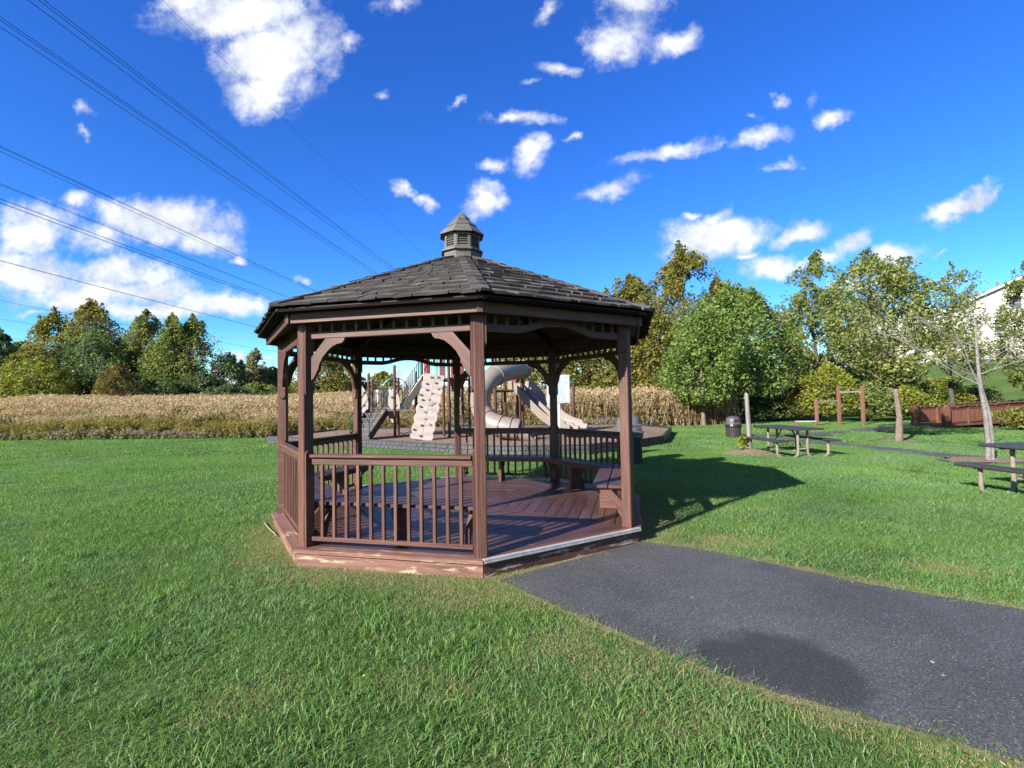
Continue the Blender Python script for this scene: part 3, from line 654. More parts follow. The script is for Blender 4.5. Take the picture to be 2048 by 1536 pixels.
# ------------------------------------------------------------------ scattering
rng = np.random.default_rng(11)
def hidden_collection(name, objs):
    c = bpy.data.collections.new(name)
    for o in objs: c.objects.link(o)
    return c
def proto(name, V, Fc, mats, mi=None): return bpy.data.objects.new(name, np_mesh(name, V, Fc, mats, mi))
def scatter(name, pos, rz, sc, ix, coll, label, cat=None):
    me = bpy.data.meshes.new(name); me.vertices.add(len(pos)); me.vertices.foreach_set('co', pos.astype(np.float32).ravel())
    for nm, ty, dt in (('rz', 'FLOAT', rz), ('sc', 'FLOAT', sc), ('ix', 'INT', ix)):
        a = me.attributes.new(nm, ty, 'POINT'); a.data.foreach_set('value', dt.astype(np.int32 if ty == 'INT' else np.float32))
    o = link(me, name); tag(o, label, kind='stuff')
    if cat: o['category'] = cat
    t = bpy.data.node_groups.new(name, 'GeometryNodeTree'); t.is_modifier = True
    t.interface.new_socket('Geometry', in_out='INPUT', socket_type='NodeSocketGeometry'); t.interface.new_socket('Geometry', in_out='OUTPUT', socket_type='NodeSocketGeometry')
    n, l = t.nodes, t.links; gi = n.new('NodeGroupInput'); go = n.new('NodeGroupOutput')
    ci = n.new('GeometryNodeCollectionInfo'); ci.inputs['Collection'].default_value = coll; ci.inputs['Separate Children'].default_value = True; ci.inputs['Reset Children'].default_value = True
    ip = n.new('GeometryNodeInstanceOnPoints'); ip.inputs['Pick Instance'].default_value = True
    def attr(nm, ty):
        q = n.new('GeometryNodeInputNamedAttribute'); q.data_type = ty; q.inputs[0].default_value = nm; return q.outputs[0]
    cx = n.new('ShaderNodeCombineXYZ'); l.new(attr('rz', 'FLOAT'), cx.inputs[2])
    e2r = n.new('FunctionNodeEulerToRotation'); l.new(cx.outputs[0], e2r.inputs[0])
    m2p = n.new('GeometryNodeMeshToPoints')
    l.new(gi.outputs[0], m2p.inputs[0]); l.new(m2p.outputs[0], ip.inputs['Points']); l.new(ci.outputs[0], ip.inputs['Instance']); l.new(attr('ix', 'INT'), ip.inputs['Instance Index'])
    l.new(e2r.outputs[0], ip.inputs['Rotation']); l.new(attr('sc', 'FLOAT'), ip.inputs['Scale']); l.new(ip.outputs[0], go.inputs[0])
    md = o.modifiers.new('scatter', 'NODES'); md.node_group = t
    return o
def inpoly(x, y, poly):
    P = np.array([(p[0], p[1]) for p in poly]); ins = np.zeros(len(x), bool); j = len(P)-1
    for i in range(len(P)):
        c = ((P[i, 1] > y) != (P[j, 1] > y)) & (x < (P[j, 0]-P[i, 0])*(y-P[i, 1])/(P[j, 1]-P[i, 1]+1e-12)+P[i, 0]); ins ^= c; j = i
    return ins
def blades(n, rad, lo, hi, wid, lean=.9, bias=(.5, .2), segs=2):
    """n curved grass blades in a disc; every blade 5 points, 2 quads + tip folded into 3 triangles"""
    a = rng.random(n)*2*np.pi; r = rad*np.sqrt(rng.random(n)); bx, by = r*np.cos(a), r*np.sin(a)
    h = lo+(hi-lo)*rng.random(n)**1.3; az = rng.random(n)*2*np.pi
    lx, ly = np.cos(az)*rng.random(n)*lean+bias[0]*rng.random(n), np.sin(az)*rng.random(n)*lean+bias[1]*rng.random(n)
    fa = rng.random(n)*np.pi; wx, wy = np.cos(fa)*wid/2, np.sin(fa)*wid/2
    k = 1/np.sqrt(1+lx**2+ly**2)
    def pt(t, w):
        z = h*(t*k*(1-.25*t)); x = bx+h*lx*k*t*t; y = by+h*ly*k*t*t
        return np.stack([x+wx*w, y+wy*w, z], -1), np.stack([x-wx*w, y-wy*w, z], -1)
    p0, p1 = pt(0, 1); p2, p3 = pt(.55, .8); p4, _ = pt(1, 0)
    V = np.stack([p0, p1, p2, p3, p4], 1).reshape(-1, 3); b = np.arange(n)*5
    Fc = np.stack([np.stack([b, b+1, b+3], 1), np.stack([b, b+3, b+2], 1), np.stack([b+2, b+3, b+4], 1)], 1).reshape(-1, 3)
    return V, Fc
fluff = []
PRO = []
def mixed(name, mats, *parts):
    """several kinds of blades in one tuft"""
    Vs, Fs, Ms = [], [], []; n0 = 0
    for mi_, args, kw in parts:
        v_, f_ = blades(*args, **kw); Vs.append(v_); Fs.append(f_+n0); Ms.append(np.full(len(f_), mi_)); n0 += len(v_)
    return proto(name, np.concatenate(Vs), np.concatenate(Fs), mats, np.concatenate(Ms))
for k in range(5): PRO.append(mixed('turf_fine', ['grass', 'grass_dry', 'grass_bluish'], (0, (60, .17, .025, .06, .0036), dict(lean=1.0)), (0, (38, .18, .04, .10, .0042), dict(lean=2.6, bias=(.9, .3))), (1, (16, .17, .02, .07, .003), dict(lean=3.0)), (2, (10, .16, .03, .09, .004), dict(lean=1.8))))
for k in range(3): PRO.append(mixed('turf_bluish', ['grass_bluish', 'grass_dry', 'grass'], (0, (50, .16, .03, .075, .004), dict(lean=1.2)), (0, (34, .17, .05, .12, .0046), dict(lean=2.4, bias=(.9, .3))), (1, (12, .17, .02, .07, .003), dict(lean=3.0)), (2, (10, .16, .03, .09, .004), dict(lean=1.8))))
for k in range(2): PRO.append(mixed('turf_zry', ['grass_dry', 'grass'], (0, (75, .17, .012, .05, .0036), dict(lean=3.0)), (1, (26, .17, .02, .06, .0036), dict(lean=1.6))))
PRO.append(mixed('turf_ztuft', ['grass', 'grass_bluish'], (0, (46, .06, .06, .13, .0048), dict(lean=1.0)), (1, (24, .07, .06, .12, .0048), dict(lean=1.6))))
names = [o.name for o in PRO]; order = sorted(range(len(PRO)), key=lambda i: names[i])
IX = {nm: [order.index(i) for i in range(len(PRO)) if names[i].startswith(nm)] for nm in ('turf_fine', 'turf_bluish', 'turf_zry', 'turf_ztuft')}
near_c = hidden_collection('turf_near', PRO)
MID = [proto('turfm_a%d' % k, *blades(230, .34, .035, .085, .0075), 'grass') for k in range(4)] + [proto('turfm_b%d' % k, *blades(230, .34, .04, .095, .0075), 'grass_bluish') for k in range(2)]
mid_c = hidden_collection('turf_mid', MID)
FAR = [proto('turff_a%d' % k, *blades(260, .7, .04, .09, .016), 'grass') for k in range(3)] + [proto('turff_b', *blades(260, .7, .04, .09, .016), 'grass_bluish')]
far_c = hidden_collection('turf_far', FAR)
BED = [G(537, 887), G(640, 891), G(735, 896), G(805, 900), G(900, 907), G(1050, 911), G(1180, 909), G(1262, 899), G(1326, 888), (7.0, 22.0), (6.0, 26.5), (-2, 27.0), (-9, 25.5)]
GAZ = [(GX+2.56*math.cos(va(i)), GY+2.56*math.sin(va(i))) for i in range(8)]
STUMP = G(1499, 906); TREE_M = G(1797, 883); TREE_D = G(1977, 921)
MEADOW_Y = lambda x: np.interp(x, [-60, -26, -12, -9.5, -2, 6, 8, 9.5], [26.0, 25.4, 23.8, 25.5, 27.4, 26.8, 27.5, 29])
def lawn_mask(x, y):
    k = ~inpoly(x, y, path_near) & ~inpoly(x, y, path_far) & ~inpoly(x, y, path_bridge) & ~inpoly(x, y, GAZ) & ~inpoly(x, y, BED)
    for c, r in ((STUMP, .75), (TREE_M, .55), (TREE_D, .8)): k &= np.hypot(x-c[0], y-c[1]) > r*(.8+.3*rng.random(len(x)))
    k &= (x > 9.5) | (y < MEADOW_Y(x)+.6)
    return k
def wedge(y0, y1, dens):
    A = 0.5*(y1**2-y0**2)*2*1.12+2.4*(y1-y0); n = int(A*dens); y = np.sqrt(y0**2+(y1**2-y0**2)*rng.random(n)); x = (rng.random(n)*2-1)*(1.12*y+1.2)
    return x, y
def vnoise(x, y, s, seed=0):
    """cheap smooth value noise"""
    x, y = x*s+seed*17.3, y*s+seed*9.1; xi, yi = np.floor(x), np.floor(y); fx, fy = x-xi, y-yi; fx, fy = fx*fx*(3-2*fx), fy*fy*(3-2*fy)
    hsh = lambda a, b: np.modf(np.abs(np.sin(a*127.1+b*311.7+seed)*43758.5453))[0]
    return (hsh(xi, yi)*(1-fx)+hsh(xi+1, yi)*fx)*(1-fy)+(hsh(xi, yi+1)*(1-fx)+hsh(xi+1, yi+1)*fx)*fy
def dist_poly(x, y, pts):
    d = np.full(len(x), 1e9)
    for a, b in zip(pts, pts[1:]):
        ax_, ay_, bx_, by_ = a[0], a[1], b[0], b[1]; L2 = (bx_-ax_)**2+(by_-ay_)**2+1e-9
        t = np.clip(((x-ax_)*(bx_-ax_)+(y-ay_)*(by_-ay_))/L2, 0, 1); d = np.minimum(d, np.hypot(x-ax_-t*(bx_-ax_), y-ay_-t*(by_-ay_)))
    return d
BARE = [(G(930, 1195), .55, .28), (G(1090, 1300), .30, .16), (G(720, 1165), .5, .12), (G(1450, 1085), .55, .30), (G(1240, 1350), .25, .12), (G(560, 1110), .28, .5), (G(500, 1400), .25, .1), (G(860, 1370), .3, .1), (G(1350, 1450), .3, .12), (G(1900, 1140), .4, .2), (G(1060, 1180), .3, .2), (G(1385, 880), .8, .6)]
def dryness(x, y):
    d = np.zeros(len(x)); gd = np.hypot(x-GX, y-GY)
    d = np.maximum(d, np.clip((2.95-gd)/.35, 0, 1)*.8)
    e = np.minimum(dist_poly(x, y, near_edge), dist_poly(x, y, far_edge)); d = np.maximum(d, np.clip((.22-e)/.2, 0, 1)*.62)
    for c, rx_, ry_ in BARE: d = np.maximum(d, np.clip(1.25-np.hypot((x-c[0])/rx_, (y-c[1])/ry_), 0, 1))
    return d
x, y = wedge(.9, 7.6, 62); k = lawn_mask(x, y); x, y = x[k], y[k]; dr_ = dryness(x, y)+.45*(vnoise(x, y, 2.6, 3)-.55)+.25*(vnoise(x, y, .7, 5)-.65)
keep = rng.random(len(x)) > np.clip(dr_-.45, 0, 1)*.95; x, y, dr_ = x[keep], y[keep], dr_[keep]
u = rng.random(len(x)); patch = vnoise(x, y, 1.1, 8); ix = np.zeros(len(x), int)
pick = lambda nm, n: rng.choice(IX[nm], n)
ix[:] = pick('turf_fine', len(x)); q = u < np.clip((patch-.45)*2.2, .05, .7); ix[q] = pick('turf_bluish', q.sum())
q = rng.random(len(x)) < np.clip(dr_*1.7-.10, .03, .97); ix[q] = pick('turf_zry', q.sum())
q = (rng.random(len(x)) < .07) & (dr_ < .3) & (vnoise(x, y, 2.2, 14) > .5); ix[q] = pick('turf_ztuft', q.sum())
scl = (.72+.55*vnoise(x, y, 1.7, 2)+.25*rng.random(len(x)))*np.clip(1.1-.45*dr_, .55, 1.1)
rot = rng.normal(0, 1.0, len(x))*.8+(vnoise(x, y, 1.3, 12)-.4)*5.5
scatter('lawn_grass', np.stack([x, y, gh(x, y)-.004], -1), rot, scl, ix, near_c, 'mown green grass with dry tufts in the foreground')
x, y = wedge(7.2, 15.5, 17); k = lawn_mask(x, y); x, y = x[k], y[k]
dr_ = dryness(x, y); keep = rng.random(len(x)) > dr_*.8; x, y = x[keep], y[keep]
ix = rng.integers(0, 4, len(x)); q = rng.random(len(x)) < np.clip((vnoise(x, y, .6, 8)-.4)*2, .1, .75); ix[q] = rng.integers(4, 6, q.sum())
scatter('lawn_grass', np.stack([x, y, gh(x, y)-.004], -1), rng.normal(.6, 1.1, len(x)), .75+.5*vnoise(x, y, .8, 2), ix, mid_c, 'mown green grass in the middle of the lawn')
x, y = wedge(15, 31, 3.6); k = lawn_mask(x, y); x, y = x[k], y[k]
ix = rng.integers(0, 3, len(x)); q = rng.random(len(x)) < .3; ix[q] = 3
scatter('lawn_grass', np.stack([x, y, gh(x, y)-.006], -1), rng.random(len(x))*6.3, .8+.4*vnoise(x, y, .5, 2), ix, far_c, 'mown green grass at the far side of the lawn')
# dry thatch crowds round the gazebo base and along the path edges
n = 1900; a_ = rng.random(n)*6.283; r_ = 2.45+.42*rng.random(n)**1.6; x, y = GX+r_*np.cos(a_), GY+r_*np.sin(a_); k = lawn_mask(x, y) & (y < GY+1.5); x, y = x[k], y[k]
ed = np.array([(p.x, p.y) for p in near_edge+far_edge]); j = rng.integers(0, len(ed), 900); xe = ed[j, 0]+rng.normal(0, .09, 900); ye = ed[j, 1]+rng.normal(0, .09, 900); k = lawn_mask(xe, ye); x, y = np.concatenate([x, xe[k]]), np.concatenate([y, ye[k]])
for c, rx_, ry_ in BARE[:-1]:
    m = int(150*rx_*ry_*3.2)+10; a_ = rng.random(m)*6.283; q_ = np.sqrt(rng.random(m))*1.0; x = np.concatenate([x, c[0]+rx_*q_*np.cos(a_)]); y = np.concatenate([y, c[1]+ry_*q_*np.sin(a_)])
k = lawn_mask(x, y); x, y = x[k], y[k]
scatter('dry_grass', np.stack([x, y, gh(x, y)+.002], -1), rng.random(len(x))*6.3, .55+.5*rng.random(len(x)), rng.choice(IX['turf_zry'], len(x)), near_c, 'dry straw coloured grass round the gazebo base and path')
# worn ground under thin turf
def blob_sheet(name, c, rx_, ry_, mat, z, n=22, rough=.25):
    p = []
    for k in range(n):
        a = 2*math.pi*k/n; f = 1+rough*(random.random()-.5)*2; p.append((c[0]+rx_*f*math.cos(a), c[1]+ry_*f*math.sin(a)))
    return sheet(name, p, mat, z, 0)
for c, rx_, ry_ in BARE[:0]: blob_sheet('bare_ground', c, rx_*.6, ry_*.6, 'thatch', .006+random.random()*.003, 26, .4)
ringp = [(GX+(2.60+.26*random.random())*math.cos(va(0)+k*.16), GY+(2.60+.26*random.random())*math.sin(va(0)+k*.16)) for k in range(39)]
sheet('bare_ground', ringp, 'thatch', .004, 0)
sheet('bare_ground', jitter(near_edge, .02)+jitter([Vector((p.x-.045, p.y-.055, 0)) for p in near_edge], .03)[::-1], 'thatch', .011, 0)
sheet('bare_ground', jitter(far_edge, .05)+jitter([Vector((p.x+.06, p.y+.16, 0)) for p in far_edge], .06)[::-1], 'thatch', .011, 0)
# ------------------------------------------------------------------ meadow
def weed_patch(n, rad, hlo, hhi, reed=False):
    Vs, Fs, Ms = [], [], []; base = 0
    def quads(c, sz, nq, mi, flat=1.0):
        nonlocal base
        nrm = rng.normal(size=(nq, 3)); nrm[:, 2] *= flat; nrm /= np.linalg.norm(nrm, axis=1, keepdims=True)
        t = np.cross(nrm, rng.normal(size=(nq, 3))); t /= np.linalg.norm(t, axis=1, keepdims=True); b_ = np.cross(nrm, t)
        s_ = sz*(.6+.8*rng.random((nq, 1)))
        Vs.append(np.stack([c-t*s_, c-b_*s_*.45, c+t*s_, c+b_*s_*.45], 1).reshape(-1, 3)); i = base+np.arange(nq)*4
        Fs.append(np.stack([i, i+1, i+2, i+3], 1)); Ms.append(np.full(nq, mi)); base += nq*4
    for _ in range(n):
        a = rng.random()*6.28; r = rad*math.sqrt(rng.random()); p = np.array([r*math.cos(a), r*math.sin(a), 0.]); h = hlo+(hhi-hlo)*rng.random()
        ln = rng.normal(size=2)*.12*h; top = p+np.array([ln[0]+.06*h, ln[1], h]); w = np.array([math.cos(a*7), math.sin(a*7), 0])*(.008 if not reed else .012)
        m_ = (p+top)/2+np.array([0, 0, .02]); Vs.append(np.array([p-w, p+w, m_+w*.8, m_-w*.8, m_-w*.8, m_+w*.8, top+w*.4, top-w*.4])); Fs.append(np.array([[base, base+1, base+2, base+3], [base+4, base+5, base+6, base+7]])); Ms.append(np.array([0, 0])); base += 8
        nl = 9 if not reed else 5; tt = rng.random((nl, 1)); c = p+(top-p)*(.12+.75*tt)+rng.normal(size=(nl, 3))*np.array([.07, .07, .03])
        if not reed:
            quads(c[tt[:, 0] > .35], .075, int((tt > .35).sum()), 0, .6) if (tt > .35).any() else None
            quads(c[tt[:, 0] <= .35], .085, int((tt <= .35).sum()), 2, .6) if (tt <= .35).any() else None
            nh = 8; quads(top+rng.normal(size=(nh, 3))*np.array([.055, .055, .06])-np.array([0, 0, .03]), .042, nh, 1)
        else:
            for q in range(nl):
                b0 = c[q]; dr2 = rng.normal(size=2)*.25; tip = b0+np.array([dr2[0], dr2[1], rng.random()*.35-.02]); w2 = np.array([-dr2[1], dr2[0], 0]); w2 /= np.linalg.norm(w2)+1e-6; w2 *= .014
                mid = (b0+tip)/2+np.array([0, 0, .07]); Vs.append(np.array([b0-w2, b0+w2, mid+w2, mid-w2, mid-w2, mid+w2, tip+w2*.2, tip-w2*.2])); Fs.append(np.array([[base, base+1, base+2, base+3], [base+4, base+5, base+6, base+7]])); Ms.append(np.array([0, 0])); base += 8
            nh = 6; quads(top+rng.normal(size=(nh, 3))*np.array([.03, .03, .09]), .05, nh, 1)
    return np.concatenate(Vs), np.concatenate(Fs), np.concatenate(Ms)
def weed_proto(name, mats, *a, **k):
    V_, F_, m_ = weed_patch(*a, **k); return proto(name, V_, F_, mats, m_)
WD = [weed_proto('weed_a%d' % k, ['weed_stem', 'seed_head', 'weed_low'], 60, .65, .85, 1.35) for k in range(3)] + [weed_proto('weed_ap', ['weed_stem', 'seed_pink', 'weed_low'], 60, .65, .8, 1.3)]
LOWW = [weed_proto('weed_b%d' % k, ['weed_low', 'weed_grey', 'grass'], 45, .6, .25, .6) for k in range(2)]
GOLD = [weed_proto('weed_c%d' % k, ['weed_gold', 'weed_gold', 'weed_low'], 60, .62, .6, 1.05) for k in range(2)]
WC = hidden_collection('weeds', WD+LOWW+GOLD)      # listed in name order: a0 a1 a2 ap b0 b1 c0 c1
n = 8200; x = -74+82*rng.random(n); d = (rng.random(n)**1.7)*36; y = MEADOW_Y(x)+d
k = (np.abs(x) < 1.9*y+2) & ~inpoly(x, y, BED); x, y, d = x[k], y[k], d[k]
mv = vnoise(x, y, .16, 6)+.4*(vnoise(x, y, .6, 9)-.5); dd = d+3.0*(mv-.5)
ix = rng.integers(0, 3, len(x)); q = rng.random(len(x)) < np.clip((mv-.35)*1.3, .1, .8); ix[q] = 3
pr_ = rng.random(len(x)); q = pr_ < np.clip(1.35-dd/5.5, 0, 1); ix[q] = 6+rng.integers(0, 2, q.sum()); q = pr_ > 1-np.clip(.85-dd/1.5, 0, .9); ix[q] = 4+rng.integers(0, 2, q.sum())
q = (rng.random(len(x)) < .22) & (dd > 1) & (dd < 6); ix[q] = rng.integers(0, 4, q.sum())
sw = .72+.6*vnoise(x, y, .2, 4)+.25*rng.random(len(x)); sw *= .62+.38*np.clip(d/6, 0, 1)
scatter('meadow_plants', np.stack([x, y, gh(x, y)-.02], -1), rng.random(len(x))*6.3, sw*1.05, ix, WC, 'tall tan meadow weeds with fluffy seed heads along the left', 'meadow')
RD_ = hidden_collection('reeds', [weed_proto('reed_a%d' % k, ['reed', 'seed_head'], 55, .7, .9, 1.7, reed=True) for k in range(3)])
n = 520; x = -3+15.5*rng.random(n); y = 27.6+rng.random(n)*5+np.clip(x-8, 0, 9)*.15
scatter('reeds', np.stack([x, y, gh(x, y)-.02], -1), rng.random(n)*6.3, .7+.6*rng.random(n), rng.integers(0, 3, n), RD_, 'dry tan reeds behind the playground under the golden trees', 'reeds')
# ------------------------------------------------------------------ trees
def leaf_quads(C, size, rs, droop=.3, wind=(0, 0, 0)):
    n = len(C); nr = rs.normal(size=(n, 3)); nr[:, 2] = np.abs(nr[:, 2])+.25; nr /= np.linalg.norm(nr, axis=1, keepdims=True)
    t = np.cross(nr, rs.normal(size=(n, 3))); t += np.array(wind); t[:, 2] -= droop*rs.random(n); t -= nr*np.sum(t*nr, 1, keepdims=True); t /= np.linalg.norm(t, axis=1, keepdims=True)+1e-9; b = np.cross(nr, t)
    s = size*(.6+.7*rs.random((n, 1)))
    V_ = np.stack([C-t*s, C-b*s*.52+t*s*.05, C+t*s, C+b*s*.52+t*s*.05], 1).reshape(-1, 3); i = np.arange(n)*4
    return V_, np.stack([i, i+1, i+2, i+3], 1)
def vnoise3(x, y, z):
    xi, yi, zi = np.floor(x), np.floor(y), np.floor(z); f = [q-np.floor(q) for q in (x, y, z)]; f = [q*q*(3-2*q) for q in f]; out = 0
    for a in (0, 1):
        for b in (0, 1):
            for c in (0, 1):
                h = np.sin((xi+a)*127.1+(yi+b)*311.7+(zi+c)*74.7)*43758.5453; h = h-np.floor(h)
                out = out+h*(f[0] if a else 1-f[0])*(f[1] if b else 1-f[1])*(f[2] if c else 1-f[2])
    return out
def make_tree(name, label, base, h, rx, lf, trunk='trunk_dark', nl=9000, leaf=.11, crown0=.22, tr=None, seed=0, shape='round', ry=None, wind=(0, 0, 0), clus=46, csz=.24, group='trees round the park', cat='tree', lean=(0, 0), limbs=9, gap=0.0):
    """tapered trunk, limbs to leaf clumps, crown of single leaf faces"""
    rs = np.random.default_rng(seed+100); rd = random.Random(seed); ry = ry or rx; tr = tr or h*.017
    root = thing(name, label, cat, base, 0, group); z0, z1 = crown0*h, h
    cz, hz = (z0+z1)/2, (z1-z0)/2
    # leaves fill a lumpy crown volume; three-dimensional noise opens gaps and piles leaves into clumps
    def prof(t):
        t = np.clip(t, 0, 1); c_ = np.sqrt(np.clip(1-(2*t-1)**2, 0, 1))
        return {'round': c_, 'dome': np.clip(np.minimum(np.sqrt(np.clip(t/.22, 0, 1)), np.sqrt(np.clip(1-((t-.22)/.78)**2, 0, 1))), 0, 1), 'oval': np.sin(np.pi*np.clip(t*.86+.14, 0, 1))**.75,
                'cone': (1-t)*.95+.05, 'vase': np.sqrt(np.clip(t/.55, 0, 1))*np.sqrt(np.clip(1-((t-.55)/.45).clip(0, 1)**2, 0, 1))}[shape]
    lf_s = max(.35, min(rx, hz)*.36)
    P = np.zeros((0, 3)); n_try = 0
    while len(P) < nl and n_try < 12:
        m = int(nl*1.6); n_try += 1
        t = rs.random(m)**.92; an = rs.random(m)*2*np.pi; lump = .55+.80*vnoise3(np.cos(an)*1.5+seed, np.sin(an)*1.5, t*4.2+seed*.37)
        q = np.sqrt(.12+.88*rs.random(m)); rad = prof(t)*lump*q+rs.normal(0, .03, m)
        Q = np.stack([rx*rad*np.cos(an)+lean[0]*t, ry*rad*np.sin(an)+lean[1]*t, z0+(z1-z0)*(t*(.86+.28*vnoise3(np.cos(an)*1.9, np.sin(an)*1.9+seed, t*0+3)))], -1)
        n3 = .65*vnoise3(*(Q/lf_s).T+seed)+.35*vnoise3(*(Q/(lf_s*.42)).T+seed*2)
        P = np.concatenate([P, Q[n3 > .40+gap*.5]])
    P = P[:nl]
    nsp = 9; m = nl//14; ang_ = rs.random(nsp)*6.283; rr_s = rs.random(nsp)*.55*rx; sx_ = np.stack([np.cos(ang_)*rr_s+lean[0], np.sin(ang_)*rr_s*ry/rx+lean[1]], -1); w = rs.integers(0, nsp, m); tt = rs.random(m)
    sp_h = (z1-z0)*(.10+.12*rs.random(nsp)); zz = z1-(z1-z0)*(.30*(rr_s/rx)[w]**1.2)-sp_h[w]*.5+sp_h[w]*tt*1.1
    P[:m] = np.stack([sx_[w, 0]+rs.normal(0, 1, m)*.13*rx*(1.1-tt)+wind[0]*.2*tt*rx, sx_[w, 1]+rs.normal(0, 1, m)*.13*ry*(1.1-tt), zz], -1)
    cc = P[rs.integers(m, len(P), clus)]
    P[:, 2] = np.maximum(P[:, 2], .12)
    V_, F_ = leaf_quads(P, leaf, rs, wind=wind)
    tb = MB(); top = Vector((lean[0]*.8, lean[1]*.8, z0+(z1-z0)*.72)); pts = []; rr = []
    for k in range(7):
        t = k/6; pts.append(Vector((lean[0]*.8*t*t+rd.uniform(-1, 1)*.012*h*(t > 0), lean[1]*.8*t*t+rd.uniform(-1, 1)*.012*h*(t > 0), top.z*t-.12*(k == 0)))); rr.append(tr*(1.25 if k == 0 else 1)*(1-.82*t))
    tb.tube(pts, rr, 8)
    def trunk_at(z):
        t = max(0, min(.999, z/top.z))*6; k = int(t); return pts[k].lerp(pts[k+1], t-k), rr[k]*(1-(t-k))+rr[k+1]*(t-k)
    od = np.argsort(-np.linalg.norm(cc[:, :2], axis=1)); ends = [cc[i] for i in od[:limbs]]; lim = []
    for e in ends:
        e = Vector(e); s0, r0 = trunk_at(max(z0*.8, e.z-(Vector((e.x, e.y, 0)).length)*rd.uniform(.5, .95))); m_ = s0.lerp(e, .5)+Vector((0, 0, rd.uniform(-.02, .05)*h))
        lp = [s0, s0.lerp(m_, .55)+Vector((rd.uniform(-1, 1), rd.uniform(-1, 1), 0))*.01*h, m_, e]; tb.tube(lp, [r0*.55, r0*.42, r0*.3, r0*.1], 5); lim.append((lp, r0))
    for i in od[limbs:]:
        e = Vector(cc[i]); bst = min(((q, (q-e).length, r0) for lp, r0 in lim for q in lp[1:]), key=lambda w: w[1], default=None)
        if bst: s0, _, r0 = bst; tb.tube([s0, s0.lerp(e, .5)+Vector((0, 0, .02*h)), e], [r0*.28, r0*.18, r0*.06], 4, caps=False)
    tb.build('trunk', trunk, root, smooth=True)
    c = link(np_mesh('crown', V_, F_, lf), 'crown', root)
    return root
def bush(name, label, base, h, rx, lf, nl=5000, leaf=.07, seed=0, group='shrubs and bushes', ry=None, clus=30):
    return make_tree(name, label, base, h, rx, lf, 'trunk_dark', nl, leaf, .12, h*.02, seed, 'dome', ry, clus=clus, csz=.32, group=group, cat='bush', limbs=7, gap=.12)
def gpos(px, depth):
    p = at(px, 800, depth); return Vector((p.x, p.y, ghf(p.x, p.y)))
def hfor(px, py, base):
    """real height of a thing standing at base whose top is seen at py"""
    return at(px, py, base.y).z-base.z
def wfor(wpx, base): return wpx/F*base.y
WD_ = (.5, .15, 0)
def T(px, top, wpx, depth, lf, label, name='tree', **k):
    b = gpos(px, depth); wpx = wpx*1.12; k['nl'] = int(k.get('nl', 9000)*1.25); k.setdefault('seed', int(px)); return make_tree(name, label, b, hfor(px, top, b), wfor(wpx, b)/2, lf, **k)
# left tree line beyond the meadow
T(-6, 668, 60, 74, 'leaf_dark', 'dark tree cut off by the left picture edge beyond the meadow', nl=5000, leaf=.2)
T(48, 690, 90, 80, 'leaf_green', 'low green tree between the cut-off dark tree and the golden tree', nl=6000, leaf=.2)
T(106, 632, 115, 72, 'leaf_olive', 'golden green tree left of the tallest gold-topped tree', nl=9000, leaf=.2, shape='oval', gap=.2)
T(182, 614, 135, 72, 'leaf_olive', 'tallest gold-topped tree of the left tree line', nl=10000, leaf=.2, shape='oval')
T(187, 668, 165, 60, 'leaf_blue_green', 'broad blue-green tree in front of the gold-topped tree', nl=14000, leaf=.17, crown0=.05, shape='oval')
T(262, 690, 80, 66, 'leaf_dark', 'dark tree filling the gap right of the broad blue-green tree', nl=6000, leaf=.18, crown0=.05)
T(292, 640, 95, 62, 'leaf_green', 'round-topped dark green tree in the middle of the left tree line', nl=9000, leaf=.17, shape='oval', crown0=.06)
T(342, 641, 78, 60, 'leaf_green', 'pointed green tree, left one of a close pair', nl=8500, leaf=.17, shape='oval', crown0=.06)
T(384, 644, 82, 61, 'leaf_green', 'pointed green tree, right one of a close pair by the bare tree', nl=8500, leaf=.17, shape='oval', crown0=.1, gap=.15)
T(318, 700, 150, 66, 'leaf_dark', 'dark understorey tree behind the close pair of pointed trees', nl=7000, leaf=.18, crown0=.02)
T(425, 676, 62, 60, 'leaf_rust', 'nearly bare tree with thin twigs at the right of the tree line', nl=350, leaf=.12, clus=60, csz=.3, limbs=22, shape='vase', trunk='trunk')
T(462, 716, 70, 62, 'leaf_dark', 'small dark tree right of the nearly bare tree', nl=6000, leaf=.17, crown0=.05)
T(512, 704, 52, 70, 'leaf_pale', 'slim pale tree right of the small dark tree', nl=4500, leaf=.18, shape='oval', gap=.25)
T(548, 742, 56, 72, 'leaf_olive', 'low olive tree seen just left of the gazebo', nl=4500, leaf=.18, crown0=.05)
T(505, 748, 90, 76, 'leaf_green', 'low green tree behind the slim pale tree', nl=4500, leaf=.2, crown0=.02)
T(650, 716, 120, 62, 'leaf_olive', 'yellow green tree seen through the left bays of the gazebo', nl=9000, leaf=.17, crown0=.05)
T(690, 756, 120, 66, 'leaf_dark', 'dark tree seen through the gazebo behind its back left post', nl=6000, leaf=.18, crown0=.02)
T(770, 748, 66, 74, 'leaf_yellow', 'pale yellow tree seen behind the playground stairs', nl=5000, leaf=.18, crown0=.05)
T(860, 770, 120, 76, 'leaf_olive', 'low olive tree seen behind the playground climbing wall', nl=5500, leaf=.2, crown0=.02)
T(960, 776, 110, 66, 'leaf_olive', 'low golden tree seen behind the tube slide', nl=5500, leaf=.18, crown0=.02)
bush('willow_bush', 'bright yellow-green bush at the meadow edge on the far left', gpos(75, 52), hfor(75, 722, gpos(75, 52)), wfor(150, gpos(75, 52))/2, 'leaf_yellow', 9000, .13, 3)
bush('rusty_bush', 'rusty brown-green bush in front of the left tree line', gpos(232, 52), hfor(232, 735, gpos(232, 52)), wfor(80, gpos(232, 52))/2, 'leaf_rust', 5000, .12, 4)
